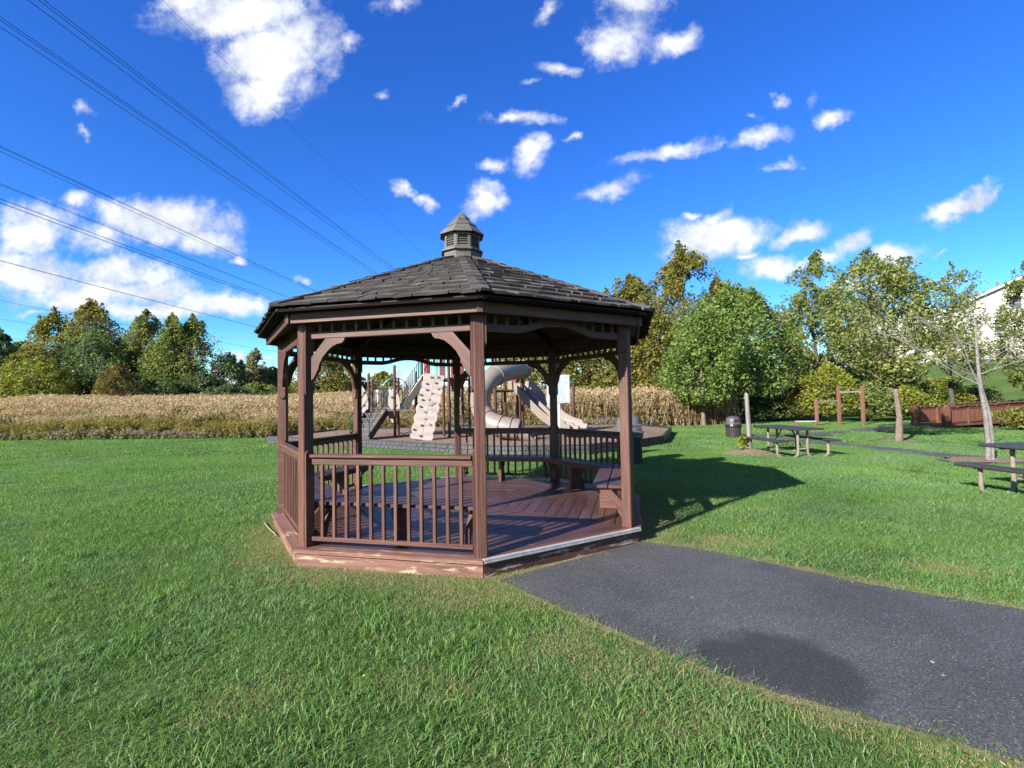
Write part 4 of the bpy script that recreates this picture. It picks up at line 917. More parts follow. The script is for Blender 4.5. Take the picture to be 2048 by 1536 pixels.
bush('dark_bush', 'dark bush under the close pair of pointed trees', gpos(330, 55), hfor(330, 762, gpos(330, 55)), wfor(120, gpos(330, 55))/2, 'leaf_dark', 5000, .14, 5)
bush('dark_bush', 'dark bush between the nearly bare tree and the gazebo', gpos(455, 56), hfor(455, 772, gpos(455, 56)), wfor(130, gpos(455, 56))/2, 'leaf_dark', 5000, .14, 6)
for px, top, w, d, lf, lab, sd in ((20, 755, 120, 58, 'leaf_olive', 'olive thicket at the far left picture edge', 71), (150, 760, 110, 57, 'leaf_green', 'green thicket between the bright bush and the rusty bush', 72), (270, 752, 110, 58, 'leaf_dark', 'dark thicket right of the rusty bush', 73),
    (400, 748, 110, 58, 'leaf_dark', 'dark thicket under the nearly bare tree', 74), (520, 770, 120, 62, 'leaf_green', 'green thicket under the slim pale tree', 75), (600, 768, 120, 62, 'leaf_dark', 'dark thicket seen through the left gazebo bay', 76), (740, 780, 160, 66, 'leaf_olive', 'olive thicket seen behind the playground stairs', 77), (880, 786, 160, 66, 'leaf_rust', 'rusty thicket seen behind the climbing wall', 78)):
    b = gpos(px, d); bush('thicket', lab, b, hfor(px, top, b), wfor(w, b)/2, lf, 5000, .15, sd, group='thickets below the far trees')
def far_wood(label, az0, az1, r0, r1, h0, h1, n, mats, seed):
    """a wood that reads as one mass, where nothing of it can be told apart"""
    rs = np.random.default_rng(seed); az = R(az0)+(R(az1)-R(az0))*rs.random(n); r = r0+(r1-r0)*rs.random(n); x, y = r*np.sin(az), r*np.cos(az)
    top = h0+(h1-h0)*(.65*vnoise(az*60, r*0, .9, seed)+.35*vnoise(az*200, r*.1, 1, seed+1)); t = rs.random(n)**.75
    P = np.stack([x+rs.normal(0, .5, n), y+rs.normal(0, .5, n), gh(x, y)+top*t], -1); V_, F_ = leaf_quads(P, .48, rs); mi_ = (vnoise(az*35, r*0, 1, seed+3)*len(mats)).astype(int).clip(0, len(mats)-1)
    o = link(np_mesh('far_wood', V_, F_, mats, mi_), 'far_wood'); tag(o, label, kind='stuff')
far_wood('far-off wood continuing beyond the left picture edge', -74, -47.5, 76, 96, 7, 14, 26000, ['leaf_green', 'leaf_olive', 'leaf_dark'], 5)
far_wood('far-off wood continuing beyond the right picture edge', 48.5, 72, 48, 62, 6, 12, 20000, ['leaf_green', 'leaf_olive', 'leaf_dark'], 6)
# golden trees right of the gazebo
T(1090, 690, 200, 38, 'leaf_olive', 'golden green tree seen through the right bays of the gazebo', nl=15000, leaf=.13, crown0=.1, seed=21)
T(1185, 640, 210, 36, 'leaf_gold', 'golden tree half hidden by the right side of the gazebo roof', nl=18000, leaf=.12, crown0=.06, seed=22)
T(1262, 568, 170, 38, 'leaf_gold', 'golden tree rising just right of the gazebo eave', nl=17000, leaf=.12, crown0=.08, seed=23, shape='oval')
T(1375, 508, 190, 37, 'leaf_olive', 'tallest golden tree behind the green maples', nl=17000, leaf=.12, crown0=.1, seed=24, shape='oval', gap=.28)
T(1310, 640, 180, 33, 'leaf_olive', 'lower golden green tree left of the maples', nl=15000, leaf=.11, crown0=.05, seed=25)
T(1440, 570, 110, 40, 'leaf_gold', 'thin golden tree showing above the green maples', nl=6000, leaf=.12, crown0=.2, seed=26, gap=.25)
T(1570, 640, 110, 42, 'leaf_olive', 'golden tree in the gap right of the green maples', nl=7000, leaf=.13, crown0=.05, seed=27, gap=.2)
# two maples
b = G(1408, 852); make_tree('maple_tree', 'left green maple with the thinner pale trunk in a mulch ring', b, hfor(1420, 628, b), wfor(180, b)/2, 'leaf_maple', 'trunk', 15000, .1, .17, .11, 31, 'dome', clus=54)
blob_sheet('mulch_ring', b, .9, .6, 'mulch', .02)
b = G(1463, 848); b2 = Vector((b.x, b.y+2, 0)); make_tree('maple_tree', 'large round green maple behind the dark trash can', b2, hfor(1475, 588, b2), wfor(300, b2)/2, 'leaf_maple', 'bar_post', 34000, .105, .13, .16, 32, 'dome', clus=84, csz=.2, lean=(1.0, 0), gap=.08)
T(1632, 524, 150, 33, 'leaf_green', 'tall green and gold tree right of the maples', nl=9500, leaf=.11, crown0=.22, seed=33, shape='oval', gap=.36, trunk='trunk_dark', wind=WD_)
T(1700, 600, 130, 38, 'leaf_green', 'green tree behind the chin-up bars', nl=5500, leaf=.12, crown0=.1, seed=34, gap=.3)
T(1760, 580, 150, 36, 'leaf_green', 'leafy tree behind the thick-trunked lawn tree', nl=5500, leaf=.12, crown0=.2, seed=36, gap=.4, wind=WD_)
T(1905, 548, 160, 31, 'leaf_green', 'feathery wind-blown tree left of the white building', nl=9000, leaf=.085, crown0=.25, seed=35, gap=.42, wind=(1.2, .2, .3), shape='oval')
T(2066, 545, 100, 26, 'leaf_green', 'green tree cut off by the right picture edge', nl=9000, leaf=.075, crown0=.22, seed=37, gap=.3)
b = TREE_M; make_tree('lawn_tree', 'thick-trunked green tree standing in a mulch ring on the lawn', b, hfor(1790, 522, b), wfor(262, b)/2, 'leaf_green', 'trunk', 15000, .064, .30, .10, 38, 'vase', clus=66, csz=.2, gap=.22, wind=WD_, limbs=14, lean=(-.5, .2))
blob_sheet('mulch_ring', TREE_M, .75, .55, 'mulch', .02)
blob_sheet('mulch_ring', TREE_D, .95, .55, 'mulch', .02)
# shrubs on the right
for px, top, w, d, lf, lab, sd in ((1372, 792, 120, 29.5, 'leaf_dark', 'dark shrub under the left maple', 41), (1440, 800, 130, 31, 'leaf_dark', 'dark shrub between the two maple trunks', 42), (1530, 790, 130, 30.5, 'leaf_dark', 'dark shrub right of the large maple trunk', 43),
    (1600, 775, 90, 30, 'leaf_olive', 'olive shrub left of the chin-up bars', 44), (1655, 736, 130, 29, 'leaf_yellow', 'tall yellow-green shrub behind the chin-up bars', 45), (1740, 770, 110, 28.5, 'leaf_green', 'green shrub right of the chin-up bars', 46),
    (1800, 772, 110, 29.5, 'leaf_yellow', 'yellow-green shrub at the left end of the footbridge', 47), (1880, 762, 130, 33, 'leaf_yellow', 'yellow-green shrub behind the footbridge railing', 48), (1950, 778, 100, 34, 'leaf_green', 'green shrub behind the bare grey tree and footbridge', 49), (1560, 800, 90, 33, 'leaf_dark', 'dark shrub at the back between maple and bars', 50)):
    b = gpos(px, d); bush('shrub', lab, b, max(.8, hfor(px, top, b)), wfor(w, b)/2, lf, 5200, .085, sd)
b = Vector((21.6, 20.3, ghf(21.6, 20.3))); bush('shrub', 'leafy green shrub in front of the footbridge at the right edge', b, .95, 1.7, 'leaf_olive', 5500, .07, 51)
b = Vector((24.2, 22.4, ghf(24.2, 22.4))); bush('shrub', 'green shrub growing in the ditch beside the footbridge', b, 1.0, 1.6, 'leaf_green', 5000, .07, 52)
# bare grey tree
def bare_tree():
    b = TREE_D; root = thing('bare_tree', 'leafless grey tree with pale bark behind the right picnic table', 'tree', b); rd = random.Random(5); tb = MB()
    pts = [Vector((0, 0, -.1)), Vector((.02, 0, .5)), Vector((-.02, .0, 1.1)), Vector((-.1, 0, 1.7)), Vector((-.12, .02, 2.3)), Vector((-.1, .05, 2.9)), Vector((-.04, .1, 3.3))]
    tb.tube(pts, [.07, .058, .05, .045, .036, .024, .01], 9)
    tb.tube([p+Vector((.065, -.03, 0)) for p in pts[:3]]+[pts[3]+Vector((.03, 0, 0))], [.045, .036, .032, .025], 7)
    tr_ = tb.build('trunk', 'bark_pale', root, smooth=True); tw = MB()
    def grow(p, d, ln, r, lv):
        q = p; pp = [p]; rr = [r]
        for k in range(4):
            d = (d+Vector((rd.uniform(-1, 1), rd.uniform(-1, 1), rd.uniform(-.5, .7)))*.22).normalized(); q = q+d*ln/4; pp.append(q); rr.append(r*(1-.2*(k+1)))
        tw.tube(pp, rr, 5 if lv < 2 else 3, caps=False)
        if lv < 3:
            for k in range(3 if lv else 4): grow(pp[rd.choice((1, 2, 3, 4))], (d+Vector((rd.uniform(-1, 1), rd.uniform(-1, 1), rd.uniform(-.4, .8)))*.8).normalized(), ln*rd.uniform(.45, .7), r*.5, lv+1)
    grow(Vector((-.1, 0, 1.75)), Vector((-.9, .1, .42)), 1.7, .024, 0); grow(Vector((-.1, 0, 1.72)), Vector((-.45, -.2, .8)), 1.2, .028, 0)
    grow(Vector((-.12, 0, 2.2)), Vector((.75, .3, .35)), 1.2, .02, 0); grow(Vector((-.12, 0, 2.0)), Vector((.8, -.3, .5)), 1.1, .018, 0); grow(Vector((-.1, 0, 2.6)), Vector((-.6, .3, .7)), 1.1, .018, 0); grow(Vector((-.1, 0, 2.9)), Vector((.3, 0, .9)), .8, .016, 0); grow(Vector((-.06, .1, 3.2)), Vector((-.2, .1, .9)), .7, .012, 0)
    tw.build('branches', 'bark_pale', tr_, smooth=True)
bare_tree()
# broken grey trunk post with a sprouting shoot at its foot
st = thing('tree_stump', 'broken grey dead trunk standing in a mulch ring by the picnic table', 'stump', STUMP)
MB().tube([(0, 0, -.1), (.005, 0, .3), (0, 0, .8), (-.02, 0, 1.3), (-.03, 0, 1.62), (-.045, 0, 1.69)], [.085, .07, .064, .06, .056, .035], 10).build('trunk', 'post_grey', st, smooth=True)
MB().tube([(-.05, 0, 1.50), (-.10, -.01, 1.54), (-.115, -.01, 1.55)], [.03, .022, .012], 6).build('snag', 'post_grey', st)
me_ = MB(); me_.lathe([(.78, 0), (.6, .03), (.4, .07), (.2, .11), (.06, .13)], n=24); mo = me_.build('mulch_mound', 'mulch', None, smooth=True, loc=(STUMP.x, STUMP.y, .002)); structure(mo)
b = Vector((STUMP.x-.22, STUMP.y-.1, .05)); bush('sapling', 'small bright green shoot at the foot of the broken trunk', b, .42, .2, 'leaf_yellow', 120, .06, 61, clus=10)


# a few fallen leaves and pale specks on path and lawn
n = 420; x, y = wedge(1.6, 8, 420/90); P = np.stack([x, y, gh(x, y)+.024], -1); P = P[~inpoly(x, y, GAZ)]
on = inpoly(P[:, 0], P[:, 1], path_near); keep = on & (rng.random(len(P)) < .55) | ~on & (rng.random(len(P)) < .3); P = P[keep]; P[~inpoly(P[:, 0], P[:, 1], path_near), 2] += .03
V_, F_ = leaf_quads(P, .014, np.random.default_rng(2), droop=0); V_[:, 2] = P.repeat(4, 0)[:, 2]+(V_[:, 2]-P.repeat(4, 0)[:, 2])*.3
fl2 = link(np_mesh('fallen_leaves', V_, F_, 'grass_dry'), 'fallen_leaves'); tag(fl2, 'tiny dry leaf scraps strewn over path and lawn', kind='stuff')
# ------------------------------------------------------------------ playground
ZM = .22
def flatp(p, z): return Vector((p[0], p[1], z))
sheet('playground_mulch', [(p[0], p[1]) for p in BED], 'mulch', ZM, 2)
bord = thing('playground_border', 'grey and black block-patterned edging round the mulch playground bed', 'edging', (BED[0][0], BED[0][1], 0))
bo = Vector((BED[0][0], BED[0][1], 0))
loop = [Vector((p[0], p[1], 0)) for p in BED]; loop.append(loop[0])
for k, (a, b) in enumerate(zip(loop, loop[1:])):
    ln = (b-a).length; nseg = max(1, round(ln/1.25)); d = (b-a)/nseg; back = k >= 8
    out = Vector((d.y, -d.x, 0)).normalized()
    for j in range(nseg):
        p, q = a+d*j-bo, a+d*(j+1)-bo; e = (q-p).normalized(); jz = random.uniform(-.012, .012); mat = 'border_black' if back or k == 7 else 'border_grey'
        if back:
            MB().beam(p+Vector((0, 0, .14+jz)), q+Vector((0, 0, .14+jz))-e*.01, .09, .30).build('edging_piece', mat, bord); continue
        m_ = MB(); m_.beam(p+Vector((0, 0, .135+jz)), q+Vector((0, 0, .135+jz))-e*.012, .06, .28)
        m_.beam(p+Vector((0, 0, .282+jz)), q+Vector((0, 0, .282+jz))-e*.012, .11, .03, ch=.01)
        L_ = (q-p).length-.02
        for row in range(2):
            u = .01-(row*.12)
            while u < L_-.02:
                w = random.uniform(.19, .28); u0, u1 = max(u, .008), min(u+w-.016, L_)
                if u1-u0 > .03: c0 = p+e*u0+out*.036+Vector((0, 0, .075+row*.125+jz)); m_.beam(c0, c0+e*(u1-u0), .03+random.uniform(-.006, .008), .108, ch=.012)
                u += w
        m_.build('edging_piece', mat, bord)
    MB().tube([a-bo, a-bo+Vector((0, 0, .31))], .045, 8).build('edging_stake', 'border_black', bord)
PX0 = at(860, 860, 19); PO = Vector((PX0.x, PX0.y, 0))
play = thing('playground_structure', 'playground climbing structure with beige tube slide, brown posts and green rails', 'playground', (PO.x, PO.y, ZM))
off = Vector((PO.x, PO.y, ZM))
def A(px, py, d): return at(px, py, d)-off
def post_at(px, d, ytop, r=.055, mat='play_post', zb=-.15, name='post'):
    p = at(px, 860, d); z1 = at(px, ytop, d).z; c = Vector((p.x, p.y, 0)) - Vector((PO.x, PO.y, 0))
    o = MB().tube([c+Vector((0, 0, zb)), c+Vector((0, 0, z1-ZM))], r, 10).build(name, mat, play, smooth=True)
    MB().lathe([(r*1.12, -.04), (r*1.12, .02), (r*.8, .05), (.005, .06)], c+Vector((0, 0, z1-ZM)), 10).build('post_cap', 'dark_metal', o, smooth=True)
    return c
P1 = post_at(745, 19.9, 760); P0 = post_at(738, 21.0, 749); P2 = post_at(790, 19.6, 733); P3 = post_at(797, 20.9, 760)
Q1 = post_at(845, 20.2, 690); Q2 = post_at(888, 19.6, 690); Q3 = post_at(899, 18.6, 690); Q4 = post_at(940, 20.0, 690); Q5 = post_at(859, 21.4, 690); Q6 = post_at(833, 21.0, 745)
S1 = post_at(992, 18.7, 700); S2 = post_at(1011, 19.6, 690); S3 = post_at(1036, 21.0, 735); S4 = post_at(1046, 20.0, 690); S5 = post_at(926, 21.2, 690)
def deck(pts, z, name='deck', t=.07):
    MB().prism([Vector((p.x, p.y, z-t)) for p in pts], (0, 0, t)).build(name, 'rubber_deck', play)
ZL, ZU, ZS = 1.10, 2.28, 1.78
deck([P1, P2, P3, P0], ZL); deck([Q6, Q3, Q4, S5, Q5], ZU); deck([Q4, S1, S2, S4, S3], ZS)
deck([P2, Q3*.35+P2*.65+Vector((0, -.15, 0)), Q6*.4+P3*.6, P3], ZL)
def rail(pts, r=.018, mat='green_metal', name='guard_rail'): return MB().tube(pts, r, 7).build(name, mat, play, smooth=True)
def bars(p, q, z0, z1, n, zs=0, ze=0, mat='green_metal', r=.011, name='bar_panel'):
    """guard with top and bottom rails and upright bars; zs/ze raise each end"""
    m_ = MB(); p, q = Vector((p.x, p.y, 0)), Vector((q.x, q.y, 0)); U = lambda t, z: p.lerp(q, t)+Vector((0, 0, z+zs*(1-t)+ze*t))
    m_.tube([U(0, z0), U(1, z0)], r*1.5, 6); m_.tube([U(0, z1), U(1, z1)], r*1.5, 6)
    for k in range(1, n): m_.tube([U(k/n, z0), U(k/n, z1)], r, 5)
    return m_.build(name, mat, play, smooth=True)
# stairs: ground to lower deck, lower to upper deck
def stairs(a0, a1, b0, b1, n, name):
    """a0,b0 foot left/right, a1,b1 head left/right"""
    m_ = MB(); so = m_
    m_.beam(b0, b1, .05, .26, ch=.01); m_.beam(a0, a1, .05, .26, ch=.01); so = m_.build(name, 'dark_metal', play)
    for k in range(n):
        t = (k+.5)/n; p, q = a0.lerp(a1, t), b0.lerp(b1, t); d = (a1-a0); d.z = 0; d.normalize()
        MB().beam(p+Vector((0, 0, .02)), q+Vector((0, 0, .02)), (Vector((a1.x-a0.x, a1.y-a0.y, 0)).length/n)*1.06, .05, ch=.008).build('step', 'grey_step', so)
        MB().beam(p-d*.11-Vector((0, 0, .10)), q-d*.11-Vector((0, 0, .10)), .02, .2, ch=.004).build('step_riser', 'rubber_deck', so)
fl_, fr_ = A(700, 868, 18.6), A(739, 869, 18.3); fl_.z = fr_.z = .08
hl_, hr_ = Vector((P1.x-.15, P1.y-.1, ZL-.08)), Vector((P2.x-.25, P2.y-.15, ZL-.08))
stairs(fl_, hl_, fr_, hr_, 5, 'stairs')
for f_, h_ in ((fl_, hl_), (fr_, hr_)):
    fz = f_+Vector((0, 0, .75)); hz_ = h_+Vector((0, 0, .95)); rail([f_+Vector((0, 0, -.1)), fz-Vector((0, 0, .1)), fz+(hz_-fz)*.05, hz_-(hz_-fz)*.05, hz_], .02); rail([f_.lerp(h_, .08)+Vector((0, 0, .42)), h_+Vector((0, 0, .5))], .016)
ul0, ur0 = Vector((P3.x+.1, P3.y, ZL)), Vector((P2.x+.28, P2.y+.12, ZL)); ul1, ur1 = Q6+Vector((.0, .1, 0)), A(846, 770, 19.7); ul1 = Vector((ul1.x+.1, ul1.y, ZU-.1)); ur1.z = ZU-.1
stairs(ul0, ul1, ur0, ur1, 5, 'stairs')
bars(ur0, ur1, .18, 1.0, 10, ZL, ZU); bars(ul0, ul1, .18, 1.0, 10, ZL, ZU)
# guards and panels of the decks
bars(P1, P0, ZL+.1, ZL+.85, 7); bars(P0, P3, ZL+.1, ZL+.85, 10)
for k, (t0, mt) in enumerate(((.12, 'maroon_plastic'), (.30, 'white_paint'), (.42, 'maroon_plastic'), (.60, 'dark_metal'), (.74, 'white_paint'), (.86, 'maroon_plastic'))):
    p = Vector((P0.x, P0.y, 0)).lerp(Vector((P3.x, P3.y, 0)), t0)+Vector((0, -.05, 0)); MB().beam(p+Vector((0, 0, ZL+.1)), p+Vector((0, 0, ZL+.82)), .10 if k != 3 else .22, .03, up=(0, 1, 0), ch=.012).build('panel_slat', mt, play)
for k in range(5):
    p = A(810+k*5.5, 780, 22); mt = ('maroon_plastic', 'red_plastic', 'red_plastic', 'white_paint', 'red_plastic')[k]; MB().beam(Vector((p.x, p.y, ZL+.12)), Vector((p.x, p.y, ZL+.95)), .09, .03, up=(0, 1, 0), ch=.012).build('panel_slat', mt, play)
for c0, rr_, zz in ((P2, .45, 2.02), (P2, .28, 1.85)):      # hoop rails beside the stair head
    q = [c0+Vector((rr_*math.cos(a)*1.1, .1, zz+rr_*math.sin(a)-.12)) for a in [math.pi*k/10 for k in range(11)]]; rail([Vector((q[0].x, q[0].y, ZL))]+q+[Vector((q[-1].x, q[-1].y, ZL))], .017)
rail([A(722, 762, 20.6), A(752, 761, 20.4), A(775, 764, 20), A(790, 767, 19.6)], .022)
bars(Q6, Q1, ZU+.1, ZU+.95, 5); bars(Q2+Vector((-.35, 0, 0)), Q2, ZU+.1, ZU+1.1, 5); bars(Q5, S5, ZU+.1, ZU+.95, 12)
for px, d, mt, w in ((852, 20, 'red_plastic', .17), (885, 19.5, 'maroon_plastic', .19), (905, 19, 'red_plastic', .12), (924, 20.8, 'maroon_plastic', .18)):
    p = A(px, 740, d); MB().beam(Vector((p.x, p.y, ZU-.02)), Vector((p.x, p.y, ZU+1.15)), w, .035, up=(0, 1, 0), ch=.012).build('panel_slat', mt, play)
p = A(1024, 765, 20.6); MB().beam(Vector((p.x, p.y, ZS+.1)), Vector((p.x, p.y, ZS+.85)), .35, .035, up=(0, 1, 0), ch=.012).build('panel_slat', 'red_plastic', play)
MB().prism([A(899, 759, 18.6), A(938, 740, 19.2), A(938, 752, 19.2), A(912, 782, 18.8), A(904, 782, 18.7)], (0, .04, 0)).build('gusset_panel', 'maroon_plastic', play)
# leaf climbing wall
cw0, cw1 = A(842, 880.5, 17.75), A(869.5, 750, 18.95); up_ = (cw1-cw0); LW = up_.length; up_.normalize(); sd_ = Vector((1, .12, 0)).normalized(); sd_ = (sd_-up_*sd_.dot(up_)).normalized(); nr_ = sd_.cross(up_).normalized()
if nr_.y > 0: nr_ = -nr_
def cwp(u, v, h=0): return cw0+sd_*u+up_*(v*LW)+nr_*h
lobes = [0, .11, .26, .41, .545, .68, .80, .925, 1.0]
rt, lt = [], []
for side, arr, sh in ((1, rt, 0), (-1, lt, -.03)):
    for k in range(len(lobes)-1):
        v0, v1 = lobes[k]+sh*(0 < k), lobes[k+1]+sh*(k+1 < len(lobes)-1)
        for j in range(7):
            t = j/7; bul = .06*math.sin(math.pi*t)**.7*(1-.35*(k == len(lobes)-2)); arr.append((side*(.335+bul+.03*(1-abs(v0-.4))), v0+(v1-v0)*t))
    arr.append((side*.36, 1.0))
out_ = rt+lt[::-1]
wall = MB().prism([cwp(u, v) for u, v in out_], nr_*.05).build('climbing_wall', 'leaf_panel', play, label='off-white climbing wall shaped like stacked leaves')
MB().beam(cwp(0, .005, .052), cwp(.03, .995, .052), .012, .008, up=nr_, ch=.002).build('seam', 'grip_tan', wall)
gr_ = [(-.08, .94, 2), (.17, .955, 2), (.13, .86, 1), (-.2, .83, 1), (.24, .775, 0), (-.15, .735, 1), (.05, .695, 0), (-.33, .645, 1), (-.02, .595, 0), (-.23, .575, 1), (.10, .515, 0), (-.25, .47, 1), (-.06, .40, 0), (.18, .545, 0), (-.01, .30, 0), (-.07, .20, 1), (-.30, .125, 1), (-.03, .05, 1), (.20, .23, 0)]
for u, v, kd in gr_:
    c = cwp(u, v, .05); g = MB(); n_ = 10; ring_ = [c+sd_*math.cos(2*math.pi*k/n_)*.058+up_*math.sin(2*math.pi*k/n_)*.042 for k in range(n_)]; g.prism(ring_, nr_*.035); g.build('grip', 'grip_dark' if kd else 'grip_tan', wall)
for k in range(8):
    for sgn in (-1, 1):
        v = .06+k*.118+(.03 if sgn > 0 else 0); c = (sgn*.19, v); pts = []
        for j in range(15):
            a = 2*math.pi*j/14; pts.append(cwp(c[0]+sgn*(.15*math.cos(a)), c[1]+.022*math.sin(a)+.012*math.cos(a), .052))
        g = MB().tube(pts, .004, 4, caps=False)
        for j in range(4): g.tube([cwp(c[0]-sgn*.09+sgn*j*.055, c[1]-.008, .052), cwp(c[0]-sgn*.06+sgn*j*.055, c[1]+.016, .052)], .003, 3, caps=False)
        g.build('leaf_relief', 'grip_tan', wall)
# leaf-shaped side climbers with holes
for px, d in ((785, 20.3), (722, 20.6)):
    c0, c1 = A(px, 848, d), A(px+3, 774, d); pts = []
    for k in range(12): t = k/11; pts.append(c0.lerp(c1, t)+Vector((.26*math.sin(math.pi*t)**.8+.012, 0, 0)))
    for k in range(12): t = 1-k/11; pts.append(c0.lerp(c1, t)-Vector((.26*math.sin(math.pi*t)**.8+.012, 0, 0)))
    lo_ = MB().prism(pts, (0, .045, 0)).build('leaf_climber', 'leaf_panel', play)
    for t, uu in ((.72, -.06), (.84, .08), (.28, .05), (.5, .1)): MB().lathe([(.05, 0), (.05, .02)], (0, 0, 0), 10).build('grip', 'grip_dark', lo_).matrix_local = Matrix.Translation(c0.lerp(c1, t)+Vector((uu, -.002, 0))) @ Matrix.Rotation(math.pi/2, 4, 'X')
# rope nets under the decks
def net(px0, px1, y0, y1, d, nu, nv, sd):
    rd = random.Random(sd); gpt = {}
    for i in range(nu+1):
        for j in range(nv+1): gpt[i, j] = A(px0+(px1-px0)*i/nu+rd.uniform(-2, 2), y0+(y1-y0)*(j+(.5 if i % 2 else 0))/nv+rd.uniform(-1.5, 1.5), d)
    m_ = MB()
    for (i, j), p in gpt.items():
        if (i+1, j) in gpt: m_.tube([p, gpt[i+1, j]], .012, 5)
        if (i+j) % 2 == 0 and (i, j+1) in gpt: m_.tube([p, gpt[i, j+1]], .012, 5)
    m_.build('rope_net', 'rope', play)
net(796, 842, 822, 862, 20.4, 4, 3, 1); net(901, 940, 762, 850, 19.4, 3, 5, 2)
for c, w in ((922, 6), (928, 9), (935, 6)): rail([A(c-w, 862, 18.2), A(c-w*.8, 850, 18.2), A(c, 846, 18.2), A(c+w*.8, 850, 18.2), A(c+w, 862, 18.2)], .014)
rail([A(1004, 780, 18.1), A(1004.5, 830, 18.1), A(1006, 888, 18.1)], .022)
rail([A(938, 770, 18.6), A(936, 780, 18.5), A(930, 790, 18.4), A(920, 794, 18.4)], .016)
# tube slide
TP = [A(1050, 738, 20.0), A(1026, 741, 19.1), A(1000, 747, 18.3), A(978, 759, 17.8), A(965, 776, 17.6), A(961, 796, 17.6), A(962, 814, 17.6), A(968, 830, 17.5), A(980, 843, 17.3), A(998, 851, 17.1), A(1018, 856, 17.0), A(1036, 859, 16.95), A(1052, 862, 16.9)]
def spline(P, k=5):
    out = []
    for i in range(len(P)-1):
        p0, p1, p2, p3 = P[max(i-1, 0)], P[i], P[i+1], P[min(i+2, len(P)-1)]
        for j in range(k):
            t = j/k; out.append(.5*((2*p1)+(p2-p0)*t+(2*p0-5*p1+4*p2-p3)*t*t+(3*p1-p0-3*p2+p3)*t**3))
    return out+[P[-1]]
SPN = spline(TP, 5); ts = MB().tube(SPN[:-4], .365, 22, caps=False)
tsl = ts.build('tube_slide', 'tan_plastic', play, smooth=True, label='beige curling tube slide')
sm = tsl.modifiers.new('wall', 'SOLIDIFY'); sm.thickness = .025; sm.offset = -1
for idx_ in (2, 12, 21, 29, 38, 46, 51):
    if idx_ >= len(SPN)-5: continue
    d = (SPN[idx_+1]-SPN[idx_-1]).normalized(); MB().tube([SPN[idx_]-d*.012, SPN[idx_]+d*.012], .40, 22).build('flange', 'tan_plastic', tsl, smooth=True)
# cut-away exit lip: lower half shell
ex = SPN[-5:]; d = (ex[-1]-ex[0]).normalized(); sdv = d.cross(Vector((0, 0, 1))).normalized(); m_ = MB()
for k in range(16):
    a0, a1 = math.pi*(1.06*k/16-.03), math.pi*(1.06*(k+1)/16-.03)
    f = lambda a, t, r: ex[0]+d*(.75*t*(.35+.65*math.sin(max(0, min(math.pi, a)))) )+sdv*math.cos(a)*r-Vector((0, 0, 1))*math.sin(a)*r
    A_ = [f(a0, 0, .365), f(a1, 0, .365), f(a1, 1, .365), f(a0, 1, .365)]; B_ = [f(a0, 0, .34), f(a1, 0, .34), f(a1, 1, .34), f(a0, 1, .34)]
    base = len(m_.v); m_.v += [tuple(p) for p in A_+B_]
    for ids in ((0, 1, 2, 3), (7, 6, 5, 4), (2, 6, 7, 3)): m_.face(tuple(base+q for q in ids), ((0, 0), (1, 0), (1, 1), (0, 1)))
m_.build('exit_lip', 'tan_plastic', tsl, smooth=True)
for px, d in ((1040, 17), (966, 17.6)): post_at(px, d, 868, .03, 'dark_metal', name='slide_leg')
# open double slide: sweep of a two-lane trough
SLP = spline([A(1034, 775, 20.5), A(1046, 778, 20.2), A(1062, 796, 19.6), A(1083, 818, 19.0), A(1106, 839, 18.4), A(1128, 851, 18.0), A(1146, 856, 17.7), A(1158, 858, 17.5)], 4)
prof = [(-.52, .26), (-.49, .28), (-.455, .26), (-.44, .05), (-.40, .0), (-.08, .0), (-.05, .03), (-.035, .17), (0, .19), (.035, .17), (.05, .03), (.08, .0), (.40, .0), (.44, .05), (.455, .26), (.49, .28), (.52, .26), (.50, -.05), (-.50, -.05)]
m_ = MB(); nP = len(prof); base = 0
for i, p in enumerate(SLP):
    d = (SLP[min(i+1, len(SLP)-1)]-SLP[max(i-1, 0)]).normalized(); s_ = Vector((.81, .59, 0)); s_ = (s_-d*s_.dot(d)).normalized(); u_ = s_.cross(d).normalized()
    if u_.z < 0: u_ = -u_
    k = 1.0 if i < len(SLP)-4 else .6
    for (a, h) in prof: m_.v.append(tuple(p+s_*a+u_*(h*k if h > .06 else h)))
for i in range(len(SLP)-1):
    for k in range(nP):
        j = (k+1) % nP; m_.face((i*nP+k, i*nP+j, (i+1)*nP+j, (i+1)*nP+k), ((0, 0), (1, 0), (1, 1), (0, 1)))
m_.face(tuple(range(nP)), tuple((0, 0) for _ in range(nP))); m_.face(tuple((len(SLP)-1)*nP+k for k in range(nP-1, -1, -1)), tuple((0, 0) for _ in range(nP)))
sl = m_.build('double_slide', 'tan_plastic', play, smooth=True, label='beige open slide with two lanes')
post_at(1112, 18.3, 856, .03, 'dark_metal', name='slide_leg')
# swing frame beyond
sw = thing('swing_frame', 'green overhead bar on brown posts behind the double slide', 'swing frame', (at(1147, 860, 23).x, 23, ZM)); so_ = Vector((at(1147, 860, 23).x, 23, ZM))
MB().tube([at(1147, 862, 23)-so_+Vector((0, 0, -.3)), at(1147, 762, 23)-so_], .06, 10).build('post', 'play_post', sw, smooth=True)
MB().tube([at(1040, 862, 24)-so_+Vector((0, 0, -.3)), at(1040, 766, 24)-so_], .06, 10).build('post', 'play_post', sw, smooth=True)
MB().tube([at(1040, 774, 24)-so_, at(1135, 768, 23.1)-so_, at(1143, 765, 23)-so_, at(1147, 757, 23)-so_], .045, 8).build('top_bar', 'swing_green', sw, smooth=True)
